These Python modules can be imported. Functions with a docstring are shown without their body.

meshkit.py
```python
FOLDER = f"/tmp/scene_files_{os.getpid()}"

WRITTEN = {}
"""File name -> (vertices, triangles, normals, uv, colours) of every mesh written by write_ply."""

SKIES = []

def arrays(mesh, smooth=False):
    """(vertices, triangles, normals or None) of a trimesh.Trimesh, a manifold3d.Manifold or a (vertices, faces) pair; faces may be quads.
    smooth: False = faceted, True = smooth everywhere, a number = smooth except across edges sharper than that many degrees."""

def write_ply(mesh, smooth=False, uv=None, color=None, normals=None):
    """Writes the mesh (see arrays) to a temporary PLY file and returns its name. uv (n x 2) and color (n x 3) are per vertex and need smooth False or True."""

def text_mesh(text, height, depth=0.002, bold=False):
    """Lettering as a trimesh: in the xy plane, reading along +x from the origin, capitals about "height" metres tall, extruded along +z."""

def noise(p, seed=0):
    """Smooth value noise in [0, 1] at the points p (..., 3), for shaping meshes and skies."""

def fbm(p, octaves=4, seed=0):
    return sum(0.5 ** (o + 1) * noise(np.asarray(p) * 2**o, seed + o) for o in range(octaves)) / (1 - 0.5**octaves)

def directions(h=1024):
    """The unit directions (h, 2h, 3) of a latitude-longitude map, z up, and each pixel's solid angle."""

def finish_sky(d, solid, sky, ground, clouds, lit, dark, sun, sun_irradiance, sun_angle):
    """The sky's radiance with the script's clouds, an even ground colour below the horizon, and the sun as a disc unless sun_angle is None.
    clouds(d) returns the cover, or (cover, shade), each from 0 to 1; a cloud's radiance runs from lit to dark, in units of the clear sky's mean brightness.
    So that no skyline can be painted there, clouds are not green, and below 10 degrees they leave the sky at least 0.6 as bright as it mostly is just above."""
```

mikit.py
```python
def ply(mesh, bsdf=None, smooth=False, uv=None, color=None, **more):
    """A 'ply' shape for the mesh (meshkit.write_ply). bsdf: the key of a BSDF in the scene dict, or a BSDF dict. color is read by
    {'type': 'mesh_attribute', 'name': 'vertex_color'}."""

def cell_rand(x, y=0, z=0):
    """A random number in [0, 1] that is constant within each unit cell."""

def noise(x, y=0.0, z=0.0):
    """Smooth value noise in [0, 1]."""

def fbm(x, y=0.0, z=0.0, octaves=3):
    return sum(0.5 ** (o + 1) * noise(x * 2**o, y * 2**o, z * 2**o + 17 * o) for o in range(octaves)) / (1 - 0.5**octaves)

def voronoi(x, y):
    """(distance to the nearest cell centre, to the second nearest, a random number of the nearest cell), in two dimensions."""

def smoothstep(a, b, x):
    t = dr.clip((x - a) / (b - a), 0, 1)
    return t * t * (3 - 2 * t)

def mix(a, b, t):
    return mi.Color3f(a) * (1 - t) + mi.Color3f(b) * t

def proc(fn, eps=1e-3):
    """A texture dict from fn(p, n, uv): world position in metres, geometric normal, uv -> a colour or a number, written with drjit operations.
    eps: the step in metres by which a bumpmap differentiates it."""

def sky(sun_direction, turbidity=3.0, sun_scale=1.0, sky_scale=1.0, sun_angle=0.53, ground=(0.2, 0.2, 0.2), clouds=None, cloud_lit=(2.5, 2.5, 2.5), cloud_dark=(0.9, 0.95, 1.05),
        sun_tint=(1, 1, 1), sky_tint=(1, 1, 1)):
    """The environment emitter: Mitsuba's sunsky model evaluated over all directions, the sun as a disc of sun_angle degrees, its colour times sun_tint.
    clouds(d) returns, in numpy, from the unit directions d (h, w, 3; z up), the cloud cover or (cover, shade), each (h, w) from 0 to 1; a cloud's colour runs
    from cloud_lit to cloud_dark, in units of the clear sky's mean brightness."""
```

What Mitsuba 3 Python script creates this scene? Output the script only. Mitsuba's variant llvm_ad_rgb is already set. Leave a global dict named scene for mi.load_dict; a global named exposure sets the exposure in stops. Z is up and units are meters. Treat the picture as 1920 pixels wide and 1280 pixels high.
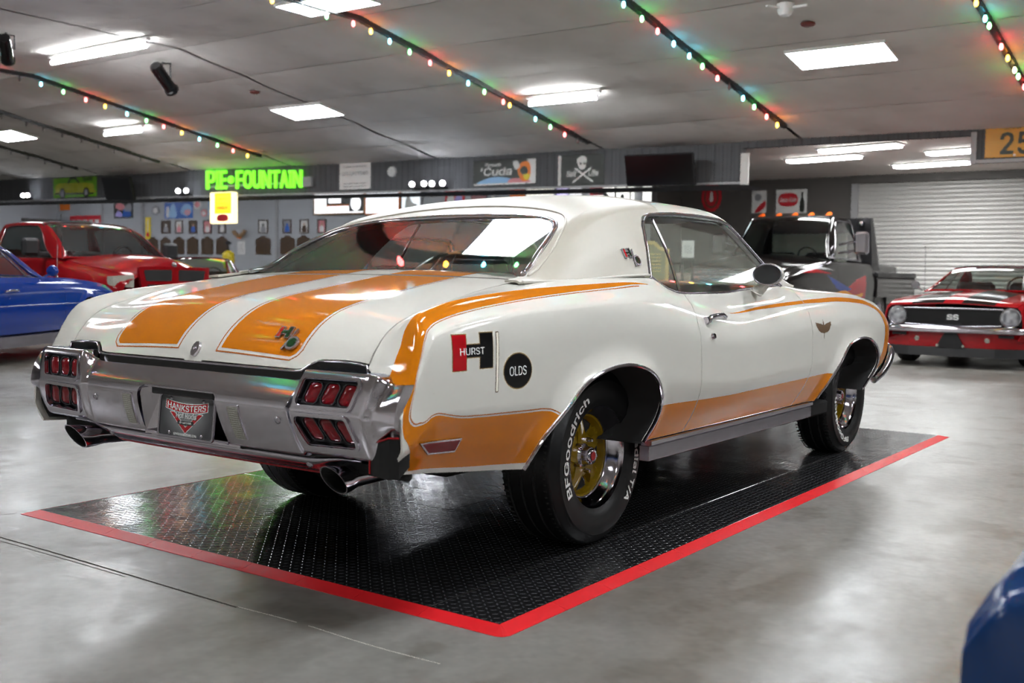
import math, random
import numpy as np, trimesh, shapely, drjit as dr, mitsuba as mi
import mapbox_earcut as earcut
from shapely.geometry import Polygon, LineString, Point, box
from scipy.interpolate import PchipInterpolator as Pchip
import mikit, meshkit
from mikit import noise, fbm, voronoi, cell_rand, smoothstep, mix

T = mi.ScalarTransform4f
scene, labels = {}, {}
rnd = random.Random(7)
nrg = np.random.default_rng(11)

# ------------------------------------------------------------------ camera
# world: origin under the gold-striped coupe's rear axle, x towards its nose, y to its left, z up; z = 0 is the mat's top
CAM = np.array([-3.4624, -2.8602, 1.0121])
YAW, PITCH, ROLL, FPX = .6210, -.0602, .0148, 2002.66
_f = np.array([math.cos(YAW)*math.cos(PITCH), math.sin(YAW)*math.cos(PITCH), math.sin(PITCH)])
_r = np.array([math.sin(YAW), -math.cos(YAW), 0.]); _u = np.cross(_r, _f)
_u2 = -math.sin(ROLL)*_r + math.cos(ROLL)*_u
scene['camera'] = {'type': 'thinlens', 'fov': 2*math.degrees(math.atan(960/FPX)), 'fov_axis': 'x', 'near_clip': .05, 'far_clip': 200.,
                   'aperture_radius': .0052, 'focus_distance': 4.35,
                   'to_world': T().look_at(origin=CAM.tolist(), target=(CAM+_f).tolist(), up=_u2.tolist())}
# ------------------------------------------------------------------ light levels (the lamps themselves are built below)
exposure = 2.3
LAMP = [11.5, 12.0, 12.4]            # ceiling troffers and tubes, cool white
BAYLAMP = [9.5, 9.7, 9.6]
SPOTLAMP = [40., 42., 46.]
BULB = 9.0
FLOOR = -.015

# ------------------------------------------------------------------ materials
def rgb(*c): return {'type': 'rgb', 'value': list(c)}
def two(b): return {'type': 'twosided', 'bsdf': b}
def mat(name, color, rough=.5, metal=0., **k):
    scene[name] = two({'type': 'principled', 'base_color': color if isinstance(color, dict) else rgb(*color), 'roughness': rough, 'metallic': metal, **k})
    return name
def gloss(name, color, alpha=.02):
    """lacquered paint: a clear coat over a coloured base"""
    scene[name] = two({'type': 'roughplastic', 'diffuse_reflectance': color if isinstance(color, dict) else rgb(*color), 'alpha': alpha, 'int_ior': 1.5, 'nonlinear': True})
    return name
def metal(name, color, alpha=.03):
    scene[name] = two({'type': 'roughconductor', 'material': 'Cr', 'specular_reflectance': rgb(*color), 'alpha': alpha})
    return name
def matte(name, color):
    scene[name] = two({'type': 'diffuse', 'reflectance': color if isinstance(color, dict) else rgb(*color)})
    return name
def glow(c): return {'type': 'area', 'radiance': rgb(*c)}

# ------------------------------------------------------------------ adding things
def num(base, taken):
    if base not in taken: return base
    k = 1
    while '%s_%03d' % (base, k) in taken: k += 1
    return '%s_%03d' % (base, k)
_names, _rank = set(), {}
def key_of(name, parent=None):
    full = (parent + '__' + name) if parent else name
    if full not in _names:
        _names.add(full); return full
    k = _rank.get(full, 0) + 1
    while '%s_%03d' % (full, k) in _names: k += 1
    _rank[full] = k
    full = '%s_%03d' % (full, k)
    _names.add(full); return full
def tag(key, label=None, cat=None, group=None, kind=None):
    d = labels.setdefault(key, {})
    for n, v in (('label', label), ('category', cat), ('group', group), ('kind', kind)):
        if v: d[n] = v
    return key
def thing(name, label, cat, group=None):
    return tag(key_of(name), label, cat, group)
def put(name, mesh, bsdf, parent=None, smooth=False, label=None, cat=None, group=None, kind=None, **more):
    key = key_of(name, parent)
    if isinstance(mesh, tuple) and len(mesh) == 3:                     # vertices, faces, normals
        path = meshkit.write_ply((mesh[0], mesh[1]), False, normals=mesh[2])
        d = {'type': 'ply', 'filename': path, 'face_normals': False, 'bsdf': {'type': 'ref', 'id': bsdf}}
    else:
        d = mikit.ply(mesh, bsdf, smooth)
    d.update(more)
    scene[key] = d
    tag(key, label, cat, group, kind)
    if not labels[key]: del labels[key]
    return key
def again(name, key, parent=None, to_world=None, **more):
    """another entry with the mesh of an earlier one"""
    k = key_of(name, parent); d = dict(scene[key]); d.update(more)
    if to_world is not None: d['to_world'] = to_world
    scene[k] = d
    return k
def struct(name, mesh, bsdf, parent=None, smooth=False, label=None, **more):
    return put(name, mesh, bsdf, parent, smooth, label=label, kind='structure' if parent is None else None, **more)

# ------------------------------------------------------------------ mesh helpers
def join(*ms): return trimesh.util.concatenate([m for m in ms if m is not None])
def bx(x0, x1, y0, y1, z0, z1, bev=0.):
    m = trimesh.creation.box(bounds=[[min(x0, x1), min(y0, y1), min(z0, z1)], [max(x0, x1), max(y0, y1), max(z0, z1)]])
    if bev <= 0: return m
    a = m.bounds
    pts = []
    for sx in (0, 1):
        for sy in (0, 1):
            for sz in (0, 1):
                p = np.array([a[sx][0], a[sy][1], a[sz][2]]); q = np.array([1-2*sx, 1-2*sy, 1-2*sz])*bev
                for k in range(3):
                    e = q.copy(); e[k] = 0
                    pts.append(p+e)
    return trimesh.convex.convex_hull(np.array(pts))
def quad(a, b, c, d):
    return trimesh.Trimesh(np.array([a, b, c, d], float), [[0, 1, 2], [0, 2, 3]], process=False)
def tube(pts, r, n=8, closed=False, cap=True):
    """a round bar along a polyline; r a number or one per point"""
    p = np.asarray(pts, float); m = len(p)
    r = np.broadcast_to(np.asarray(r, float), (m,))
    if closed: t = np.roll(p, -1, 0) - np.roll(p, 1, 0)
    else: t = np.gradient(p, axis=0)
    t /= np.linalg.norm(t, axis=1, keepdims=True) + 1e-12
    ref = np.array([0, 0, 1.]) if abs(t[0][2]) < .9 else np.array([1., 0, 0])
    N = np.zeros_like(p); n0 = np.cross(t[0], ref); n0 /= np.linalg.norm(n0); N[0] = n0
    for i in range(1, m):
        v = N[i-1] - t[i]*(N[i-1] @ t[i]); N[i] = v/(np.linalg.norm(v)+1e-12)
    B = np.cross(t, N); a = np.arange(n)*2*np.pi/n
    v = (p[:, None] + r[:, None, None]*(np.cos(a)[None, :, None]*N[:, None] + np.sin(a)[None, :, None]*B[:, None])).reshape(-1, 3)
    f = []
    for i in range(m if closed else m-1):
        j = (i+1) % m
        for k in range(n):
            l = (k+1) % n
            f += [[i*n+k, i*n+l, j*n+l], [i*n+k, j*n+l, j*n+k]]
    if cap and not closed:
        f += [[0, k+1, k] for k in range(1, n-1)] + [[(m-1)*n, (m-1)*n+k, (m-1)*n+k+1] for k in range(1, n-1)]
    return trimesh.Trimesh(v, f, process=False)
def lathe(prof, n=48, axis='z'):
    """prof: (radius, height) pairs turned about an axis"""
    p = np.asarray(prof, float); a = np.arange(n)*2*np.pi/n
    v = np.stack([p[:, None, 0]*np.cos(a), p[:, None, 0]*np.sin(a), np.repeat(p[:, 1:2], n, 1)], -1).reshape(-1, 3)
    f = []
    for i in range(len(p)-1):
        for k in range(n):
            l = (k+1) % n
            f += [[i*n+k, i*n+l, (i+1)*n+l], [i*n+k, (i+1)*n+l, (i+1)*n+k]]
    m = trimesh.Trimesh(v, f, process=False)
    if axis == 'y': m.vertices = m.vertices[:, [0, 2, 1]]; m.invert()
    if axis == 'x': m.vertices = m.vertices[:, [2, 0, 1]]
    return m
def extrude(poly, h, z=0.):
    ps = [poly] if poly.geom_type == 'Polygon' else list(poly.geoms)
    m = join(*[trimesh.creation.extrude_polygon(q, h, engine='earcut') for q in ps if not q.is_empty])
    m.apply_translation([0, 0, z]); return m
def frame_map(m, o, ex, ey, ez):
    """mesh coordinates (x, y, z) -> o + x ex + y ey + z ez"""
    v = np.asarray(m.vertices)
    A = np.array([ex, ey, ez], float)
    out = trimesh.Trimesh(np.asarray(o, float) + v @ A, m.faces, process=False)
    if np.linalg.det(A) < 0: out.invert()
    return out
def rrect(w, h, r, n=5):
    return box(-w/2+r, -h/2+r, w/2-r, h/2-r).buffer(r, quad_segs=n)
def moved(m, x=0, y=0, z=0, rz=0.):
    m = m.copy()
    if rz: m.apply_transform(trimesh.transformations.rotation_matrix(rz, [0, 0, 1]))
    m.apply_translation([x, y, z]); return m
def mirror(m):
    if isinstance(m, tuple):
        s = np.array([1, -1, 1.]); return (m[0]*s, m[1][:, ::-1], m[2]*s)
    q = trimesh.Trimesh(np.asarray(m.vertices)*[1, -1, 1], np.asarray(m.faces)[:, ::-1], process=False); return q
def cat3(*ms):
    """joins (vertices, faces, normals) triples"""
    V, Fc, N, k = [], [], [], 0
    for v, f, n in ms:
        V.append(v); Fc.append(f+k); N.append(n); k += len(v)
    return np.vstack(V), np.vstack(Fc), np.vstack(N)
def smooth_loop(pts, n=8, closed=False):
    """Catmull-Rom through 2-D or 3-D points"""
    p = np.asarray(pts, float); m = len(p); out = []
    for i in range(m if closed else m-1):
        a, b, c, d = (p[(i+k) % m] if closed else p[min(max(i+k, 0), m-1)] for k in (-1, 0, 1, 2))
        for t in np.arange(n)/n:
            out.append(.5*((2*b)+(c-a)*t+(2*a-5*b+4*c-d)*t*t+(3*b-a-3*c+d)*t**3))
    if not closed: out.append(p[-1])
    return np.array(out)

class Surf:
    """a curved sheet: F(u, v) -> points; pieces are cut out of it with polygons in (u, v)"""
    def __init__(self, F, U, V, flip=False): self.F, self.U, self.V, self.flip = F, np.asarray(U, float), np.asarray(V, float), flip
    def point(self, uv, off=0.):
        uv = np.atleast_2d(uv); p = self.F(uv[:, 0], uv[:, 1])
        return p + off*self.normal(uv) if off else p
    def normal(self, uv):
        uv = np.atleast_2d(np.asarray(uv, float)); e = 2e-3
        du = self.F(uv[:, 0]+e, uv[:, 1])-self.F(uv[:, 0]-e, uv[:, 1])
        v0, v1 = np.maximum(uv[:, 1]-e, self.V[0]), np.minimum(uv[:, 1]+e, self.V[-1])
        dv = self.F(uv[:, 0], v1)-self.F(uv[:, 0], v0)
        n = np.cross(du, dv); n /= np.linalg.norm(n, axis=1, keepdims=True)+1e-12
        return -n if self.flip else n
    def cut(self, poly):
        U, V = self.U, self.V
        a, b = np.meshgrid(np.arange(len(U)-1), np.arange(len(V)-1), indexing='ij'); a, b = a.ravel(), b.ravel()
        x0, y0, x1, y1 = poly.bounds
        ok = (U[a+1] > x0) & (U[a] < x1) & (V[b+1] > y0) & (V[b] < y1); a, b = a[ok], b[ok]
        cells = shapely.box(U[a], V[b], U[a+1], V[b+1]); shapely.prepare(poly)
        hit = shapely.intersects(poly, cells); full = shapely.contains(poly, cells)
        pts, tri = [], []
        k = 0
        fa, fb = a[full], b[full]
        if len(fa):
            q = np.stack([np.c_[U[fa], V[fb]], np.c_[U[fa+1], V[fb]], np.c_[U[fa+1], V[fb+1]], np.c_[U[fa], V[fb+1]]], 1)
            pts.append(q.reshape(-1, 2)); i = np.arange(len(fa))*4
            tri += [np.c_[i, i+1, i+2], np.c_[i, i+2, i+3]]; k = 4*len(fa)
        for g in shapely.intersection(cells[hit & ~full], poly):
            for s in (g.geoms if hasattr(g, 'geoms') else [g]):
                if s.geom_type != 'Polygon' or s.area < 1e-9: continue
                rings = [np.asarray(s.exterior.coords)[:-1]]+[np.asarray(r.coords)[:-1] for r in s.interiors]
                vv = np.vstack(rings); t = earcut.triangulate_float64(vv, np.cumsum([len(r) for r in rings]).astype(np.uint32)).reshape(-1, 3).astype(int)
                if not len(t): continue
                A = vv[t]; ar = (A[:, 1, 0]-A[:, 0, 0])*(A[:, 2, 1]-A[:, 0, 1])-(A[:, 1, 1]-A[:, 0, 1])*(A[:, 2, 0]-A[:, 0, 0])
                t = np.where((ar < 0)[:, None], t[:, ::-1], t)
                pts.append(vv); tri.append(t+k); k += len(vv)
        P, Q = np.vstack(pts), np.vstack(tri)
        _, first, inv = np.unique(np.round(P*1e6).astype(np.int64), axis=0, return_index=True, return_inverse=True)
        Q = inv.ravel()[Q]; Q = Q[(Q[:, 0] != Q[:, 1]) & (Q[:, 1] != Q[:, 2]) & (Q[:, 0] != Q[:, 2])]
        return P[first], Q
    def sheet(self, poly, off=0., skirt=0., mirrored=False, close=False):
        """one piece, OFF metres proud, its rim turned in by SKIRT metres"""
        parts = [poly] if poly.geom_type == 'Polygon' else [g for g in poly.geoms if g.area > 1e-8]
        out = []
        for q in parts:
            uv, f = self.cut(q)
            n = self.normal(uv); p = self.F(uv[:, 0], uv[:, 1])+off*n
            if self.flip: f = f[:, ::-1]
            ms = [(p, f, n)]
            if skirt:
                e = np.vstack([f[:, [0, 1]], f[:, [1, 2]], f[:, [2, 0]]]); s = np.sort(e, 1)
                _, idx, cnt = np.unique(s, axis=0, return_index=True, return_counts=True)
                e = e[idx[cnt == 1]]
                A, B = p[e[:, 0]], p[e[:, 1]]; C, D = B-skirt*n[e[:, 1]], A-skirt*n[e[:, 0]]
                m = np.cross(B-A, D-A); m /= np.linalg.norm(m, axis=1, keepdims=True)+1e-12
                i = np.arange(len(e))*4
                ms.append((np.stack([A, B, C, D], 1).reshape(-1, 3), np.vstack([np.c_[i, i+2, i+1], np.c_[i, i+3, i+2]]), np.repeat(-m, 4, 0)))
            out += ms
        r = cat3(*out)
        return mirror(r) if mirrored else r
def text_on(s, height, bold=True, squeeze=1., depth=.0004, center=True):
    m = meshkit.text_mesh(s, height, depth, bold)
    b = m.bounds
    if center: m.apply_translation([-(b[0][0]+b[1][0])/2, -(b[0][1]+b[1][1])/2, 0])
    m.apply_scale([squeeze, 1, 1])
    return m
# ------------------------------------------------------------------ shared materials
gloss('white_paint', (.80, .79, .755), .015)
gloss('gold_paint', (.74, .31, .006), .015)
gloss('pin_line', (.60, .22, .05), .05)
scene['vinyl'] = two({'type': 'bumpmap', 'scale': 1.0,
    'texture': mikit.proc(lambda p, n, uv: .00035*fbm(p.x*420, p.y*420, p.z*420, 2), .0006),
    'bsdf': {'type': 'roughplastic', 'diffuse_reflectance': rgb(.66, .635, .575), 'alpha': .22, 'nonlinear': True}})
metal('chrome', (.93, .93, .95), .02)
metal('satin_chrome', (.62, .62, .64), .14)
gloss('black_gloss', (.008, .008, .009), .03)
mat('black_trim', (.010, .010, .011), .42, specular=.35)
mat('rubber', (.009, .009, .009), .62, specular=.3)
mat('tyre_black', (.0085, .0085, .009), .38, specular=.32)
matte('letter_white', (.82, .82, .80))
matte('underbody_shade_black', (.03, .03, .03))  # underbody black, also painted shade inside gaps, arches, slots and openings
mat('interior_black', (.014, .014, .015), .55, specular=.3)
mat('carpet_black', (.012, .012, .012), .9)
gloss('red_lens', (.34, .004, .014), .04)
gloss('dark_red_lens', (.30, .003, .010), .03)
gloss('amber_lens', (.75, .16, .01), .05)
scene['clear_lens'] = two({'type': 'roughplastic', 'diffuse_reflectance': mikit.proc(lambda p, n, uv: mix((.42, .41, .36), (.22, .21, .18), smoothstep(.35, .65, dr.sin(p.z*900)*.5+.5))), 'alpha': .06})
gloss('gold_wheel', (.40, .27, .012), .06)
gloss('red_paint', (.36, .006, .012), .02)
gloss('red_line', (.55, .01, .02), .08)
scene['glass'] = {'type': 'thindielectric', 'int_ior': 1.52, 'specular_transmittance': rgb(.80, .84, .81)}
scene['tinted_glass'] = {'type': 'thindielectric', 'int_ior': 1.52, 'specular_transmittance': rgb(.58, .63, .60)}
scene['dark_glass'] = {'type': 'thindielectric', 'int_ior': 1.52, 'specular_transmittance': rgb(.34, .38, .37)}
metal('mirror_glass', (.35, .36, .38), .01)
gloss('decal_red', (.62, .008, .02), .03)
gloss('decal_black', (.008, .008, .010), .03)
mat('decal_bronze', (.26, .17, .07), .35, .3)
mat('decal_cream', (.80, .77, .66), .3)
mat('decal_brown', (.11, .065, .035), .4)
mat('white_print', (.85, .85, .85), .4)
mat('grey_print', (.35, .35, .36), .4)
# ================================================================== the showroom
def warm(p, s=1.): return fbm(p.x*s, p.y*s, p.z*s, 4)
def concrete_col(p, n, uv):
    a = fbm(p.x*.9+3, p.y*.9, 0, 4); b = fbm(p.x*5+11, p.y*5+7, 0, 4); c_ = fbm(p.x*38, p.y*38, 0, 2)
    k = mix((.235, .215, .185), (.37, .36, .335), smoothstep(.25, .75, a))
    k = mix(k, (.20, .18, .15), .55*smoothstep(.52, .75, b)); k = mix(k, (.46, .45, .42), .35*smoothstep(.60, .8, fbm(p.x*3+50, p.y*7, 0, 3)))
    return k*(.90+.2*c_)*.43
def concrete_rough(p, n, uv):
    return .17+.20*fbm(p.x*2.2+40, p.y*2.2, 0, 4)+.10*fbm(p.x*16, p.y*16, 0, 2)
scene['concrete'] = two({'type': 'bumpmap', 'scale': 1.0, 'texture': mikit.proc(lambda p, n, uv: .0022*fbm(p.x*3.0, p.y*3.0, 0, 3)+.0002*fbm(p.x*30, p.y*30, 0, 2), .006),
    'bsdf': {'type': 'principled', 'base_color': mikit.proc(concrete_col), 'roughness': mikit.proc(concrete_rough), 'specular': .75}})
scene['mat_black'] = two({'type': 'bumpmap', 'scale': 1.0, 'texture': None, 'bsdf': {'type': 'principled', 'base_color': rgb(.0075, .0075, .008), 'roughness': .13, 'specular': .5}})
scene['mat_black']['bsdf']['texture'] = mikit.proc(lambda p, n, uv: .0016*fbm(p.x*7, p.y*7, 0, 2)+.00006*noise(p.x*500, p.y*500), .004)
mat('tread_grey', (.035, .035, .037), .22)  # lozenges in a lighter grey than the tile plate
mat('mat_red', (.52, .012, .016), .38)
matte('joint_dark', (.055, .05, .043))
matte('joint_dust', (.42, .40, .36))
matte('ceiling_white', {'type': 'rgb', 'value': [.60, .565, .535]})
scene['ceiling_white'] = two({'type': 'diffuse', 'reflectance': mikit.proc(lambda p, n, uv: mix((.60, .57, .535), (.70, .67, .64), smoothstep(.2, .7, fbm(p.x*1.3, p.y*1.3, p.z, 4)))*(1-.10*smoothstep(.62, .86, fbm(p.x*2.1+9, p.y*2.1, 0, 3))))})
scene['soffit_grey'] = two({'type': 'diffuse', 'reflectance': mikit.proc(lambda p, n, uv: mix((.095, .098, .105), (.125, .128, .135), noise(p.y*40, p.z*1.5))*(1-.3*smoothstep(.9, 1.0, dr.sin(p.y*42)*.5+.5)))})
mat('wall_grey', (.40, .415, .44), .6)
mat('wall_pale', (.62, .61, .59), .6)
mat('bay_wall', (.085, .078, .072), .6)
mat('bay_ceiling', (.52, .47, .44), .7)
mat('trim_grey', (.34, .34, .35), .5)
mat('trim_white', (.60, .59, .58), .5)
mat('shutter_grey', (.50, .49, .475), .42, .25)
matte('lamp_white', (.85, .85, .85))
mat('fixture_white', (.72, .72, .72), .4)
mat('wood_tan', (.36, .22, .11), .5)
XW, XB, XD = 13.5, 20.5, 19.2                                   # x of the soffit, the back wall and the bay's door wall at y = 0
SL = -.044
WN = math.hypot(1, SL)
EX, EY, EZ = np.array([-SL, -1, 0])/WN*1., np.array([0, 0, 1.]), np.array([-1, SL, 0])/WN
EX = np.array([-SL, -1., 0])/WN
def wp(a, y, z, lift=0.): return np.array([a+SL*y, y, z])+EZ*lift
def on_wall(m, a, y, z, lift=0.): return frame_map(m, wp(a, y, z, lift), EX, EY, EZ)
def slab(a, y0, y1, z0, z1, t, lift=0., bev=0.):
    """a board on a wall: left edge at y0, right edge at y1 (y falls to the viewer's right)"""
    y0, y1 = max(y0, y1), min(y0, y1); w = y0-y1
    b = bx(-w/2, w/2, -(z1-z0)/2, (z1-z0)/2, 0, t, bev)
    return on_wall(b, a, (y0+y1)/2, (z0+z1)/2, lift)
# ---- floor, its saw-cut joints
FL = struct('floor', quad((-10, -14, FLOOR), (27, -14, FLOOR), (27, 36, FLOOR), (-10, 36, FLOOR)), 'concrete')
jy = np.linspace(-.30, 9.0, 40); jx = -1.315+.010*np.sin(jy*1.7)
struct('joint', strip_flat(np.c_[jx, jy], .007, FLOOR+.0006) if False else trimesh.Trimesh(np.vstack([np.c_[jx-.0035, jy, jy*0+FLOOR+.0007], np.c_[jx+.0035, jy, jy*0+FLOOR+.0007]]), [q for i in range(39) for q in ([i, i+40, i+41], [i, i+41, i+1])], process=False), 'joint_dark', FL)
def flat_line(pts, w, b, nm):
    p = np.array(pts, float); t = np.gradient(p, axis=0); t /= np.linalg.norm(t, axis=1, keepdims=True); nn = np.c_[-t[:, 1], t[:, 0]]*w/2; k = len(p)
    V = np.vstack([np.c_[p-nn, np.full(k, FLOOR+.0007)], np.c_[p+nn, np.full(k, FLOOR+.0007)]])
    return struct(nm, trimesh.Trimesh(V, [q for i in range(k-1) for q in ([i, i+k+1, i+k], [i, i+1, i+k+1])], process=False), b, FL)
flat_line([(-1.335+.004*math.sin(y*3), y) for y in np.linspace(.25, 1.25, 20)], .003, 'joint_dark', 'joint')
flat_line([(-1.312+.006*math.sin(y*9), y) for y in np.linspace(-.30, -.55, 12)], .004, 'joint_dust', 'joint')
flat_line([(-1.31+.006*math.sin(y*9), y) for y in np.linspace(-.60, -1.1, 16)], .0035, 'joint_dust', 'joint')
flat_line([(-1.105, 1.453), (-1.045, 1.43)], .004, 'joint_dark', 'joint')
for y0 in (-4.9, 4.9, 9.8): flat_line([(x, y0) for x in np.linspace(-9, 20, 30)], .006, 'joint_dark', 'joint')
for x0 in (3.6+2.0, 10.5): flat_line([(x0, y) for y in np.linspace(-12, 30, 30)], .006, 'joint_dark', 'joint')
# ---- ceiling panels between the beams: flat, then falling towards the far wall
def ceil_z(x): return np.where(x < 6.9, 4.41, 4.41-.169*(x-6.9))
BEAM_Y = [-10.9, -7.3, -3.7, -.1, 3.5, 7.1, 10.85, 14.85, 18.1, 21.4, 25.0, 28.6, 32.2]
CX = [-10, -8.2, -6.4, -4.6, -2.8, -1.0, .8, 2.4, 3.9, 5.4, 6.9, 8.2, 9.5, 10.8, 12.1, 13.6]
CE = struct('ceiling', quad((-10, -14, 4.50), (-10, 36, 4.50), (7.2, 36, 4.50), (7.2, -14, 4.50)), 'ceiling_white')
struct('upper_deck', quad((7.2, -14, 4.50), (7.2, 36, 4.50), (14.4, 36, 3.3), (14.4, -14, 3.3)), 'ceiling_white', CE)
for i in range(len(BEAM_Y)-1):
    for j in range(len(CX)-1):
        y0, y1, x0, x1 = BEAM_Y[i], BEAM_Y[i+1], CX[j], CX[j+1]
        nx, ny = 7, 9
        X, Y = np.meshgrid(np.linspace(x0+.006, x1-.006, nx), np.linspace(y0+.03, y1-.03, ny), indexing='ij')
        sag = (nrg.random()*.5+.5)*(.030 if x0 < 8 else .05)
        u, v = (X-x0)/(x1-x0), (Y-y0)/(y1-y0)
        Z = ceil_z(X)-sag*np.sin(np.pi*u)*(.35+.65*np.sin(np.pi*v)**.5)-.018*meshkit.noise(np.stack([X*1.6, Y*1.1, 0*X], -1), 3)
        V = np.stack([X, Y, Z], -1).reshape(-1, 3); k = (np.arange(nx-1)[:, None]*ny+np.arange(ny-1)).ravel()
        struct('panel', trimesh.Trimesh(V, np.vstack([np.c_[k, k+1, k+ny+1], np.c_[k, k+ny+1, k+ny]]), process=False), 'ceiling_white', CE, True)
# ---- enclosing walls
struct('wall_rear', quad((-10, -14, -.1), (-10, 36, -.1), (-10, 36, 4.5), (-10, -14, 4.5)), 'wall_pale')
struct('wall_right', quad((-10, -13.5, -.1), (-10, -13.5, 4.5), (27, -13.5, 4.5), (27, -13.5, -.1)), 'wall_pale')
struct('wall_left', quad((-10, 34, -.1), (27, 34, -.1), (27, 34, 4.5), (-10, 34, 4.5)), 'wall_grey')
WB = struct('wall_back', slab(XB, 34.5, 8.38, -.1, 4.0, .1, -.1), 'wall_grey')
for y in (31.3, 29.1, 22.65): struct('corner_strip', slab(XB, y+.05, y-.05, -.1, 4.0, .05), 'trim_grey', WB)
struct('ceiling_back', quad((13.0, 4.4, 3.85), (12, 35, 3.85), (21, 35, 3.85), (21, 4.4, 3.85)), 'ceiling_white')
# ---- soffit across the hall, with the opening of the bay cut out on the right
def soffit(y0, y1, z0, z1, zt0=None, zt1=None):
    """left and right edges y0 > y1, heights of the lower edge z0, z1"""
    pts = []
    for lift in (0, -.16):
        for y, zl in ((y0, z0), (y1, z1)):
            pts += [wp(XW, y, zl, lift), wp(XW, y, 3.62, lift)]
    return trimesh.convex.convex_hull(np.array(pts))
SOF = struct('wall_soffit', soffit(34.5, 4.48, 2.98, 2.625), 'soffit_grey')
struct('header_beam', on_wall(bx(-1.79, 1.79, -.2, .30, -.10, .02), XW, 2.69, 3.40), 'soffit_grey', SOF)
struct('right_panel', soffit(.90, -13.5, 2.80, 2.78), 'soffit_grey', SOF)
def edge_strip(y0, y1, z0, z1, h, t, b, par, lift=0.):
    pts = [wp(XW, y, z+dz, lift+l) for y, z in ((y0, z0), (y1, z1)) for dz in (0, h) for l in (0, t)]
    return struct('lower_trim', trimesh.convex.convex_hull(np.array(pts)), b, par)
edge_strip(34.5, 4.48, 2.97, 2.615, .035, .02, 'trim_grey', SOF); edge_strip(.90, -13.5, 2.79, 2.77, .05, .02, 'trim_grey', SOF)
struct('jamb', slab(XW, 4.50, 4.36, 2.60, 3.12, .03), 'trim_white', SOF); struct('jamb', slab(XW, .94, .86, 2.78, 3.25, .03), 'trim_grey', SOF)
struct('underside', quad(wp(XW, 34.5, 2.97, -.16), wp(XW, 4.48, 2.615, -.16), wp(XW, 4.48, 2.615, -1.2), wp(XW, 34.5, 2.97, -1.2)), 'soffit_grey', SOF)
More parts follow.
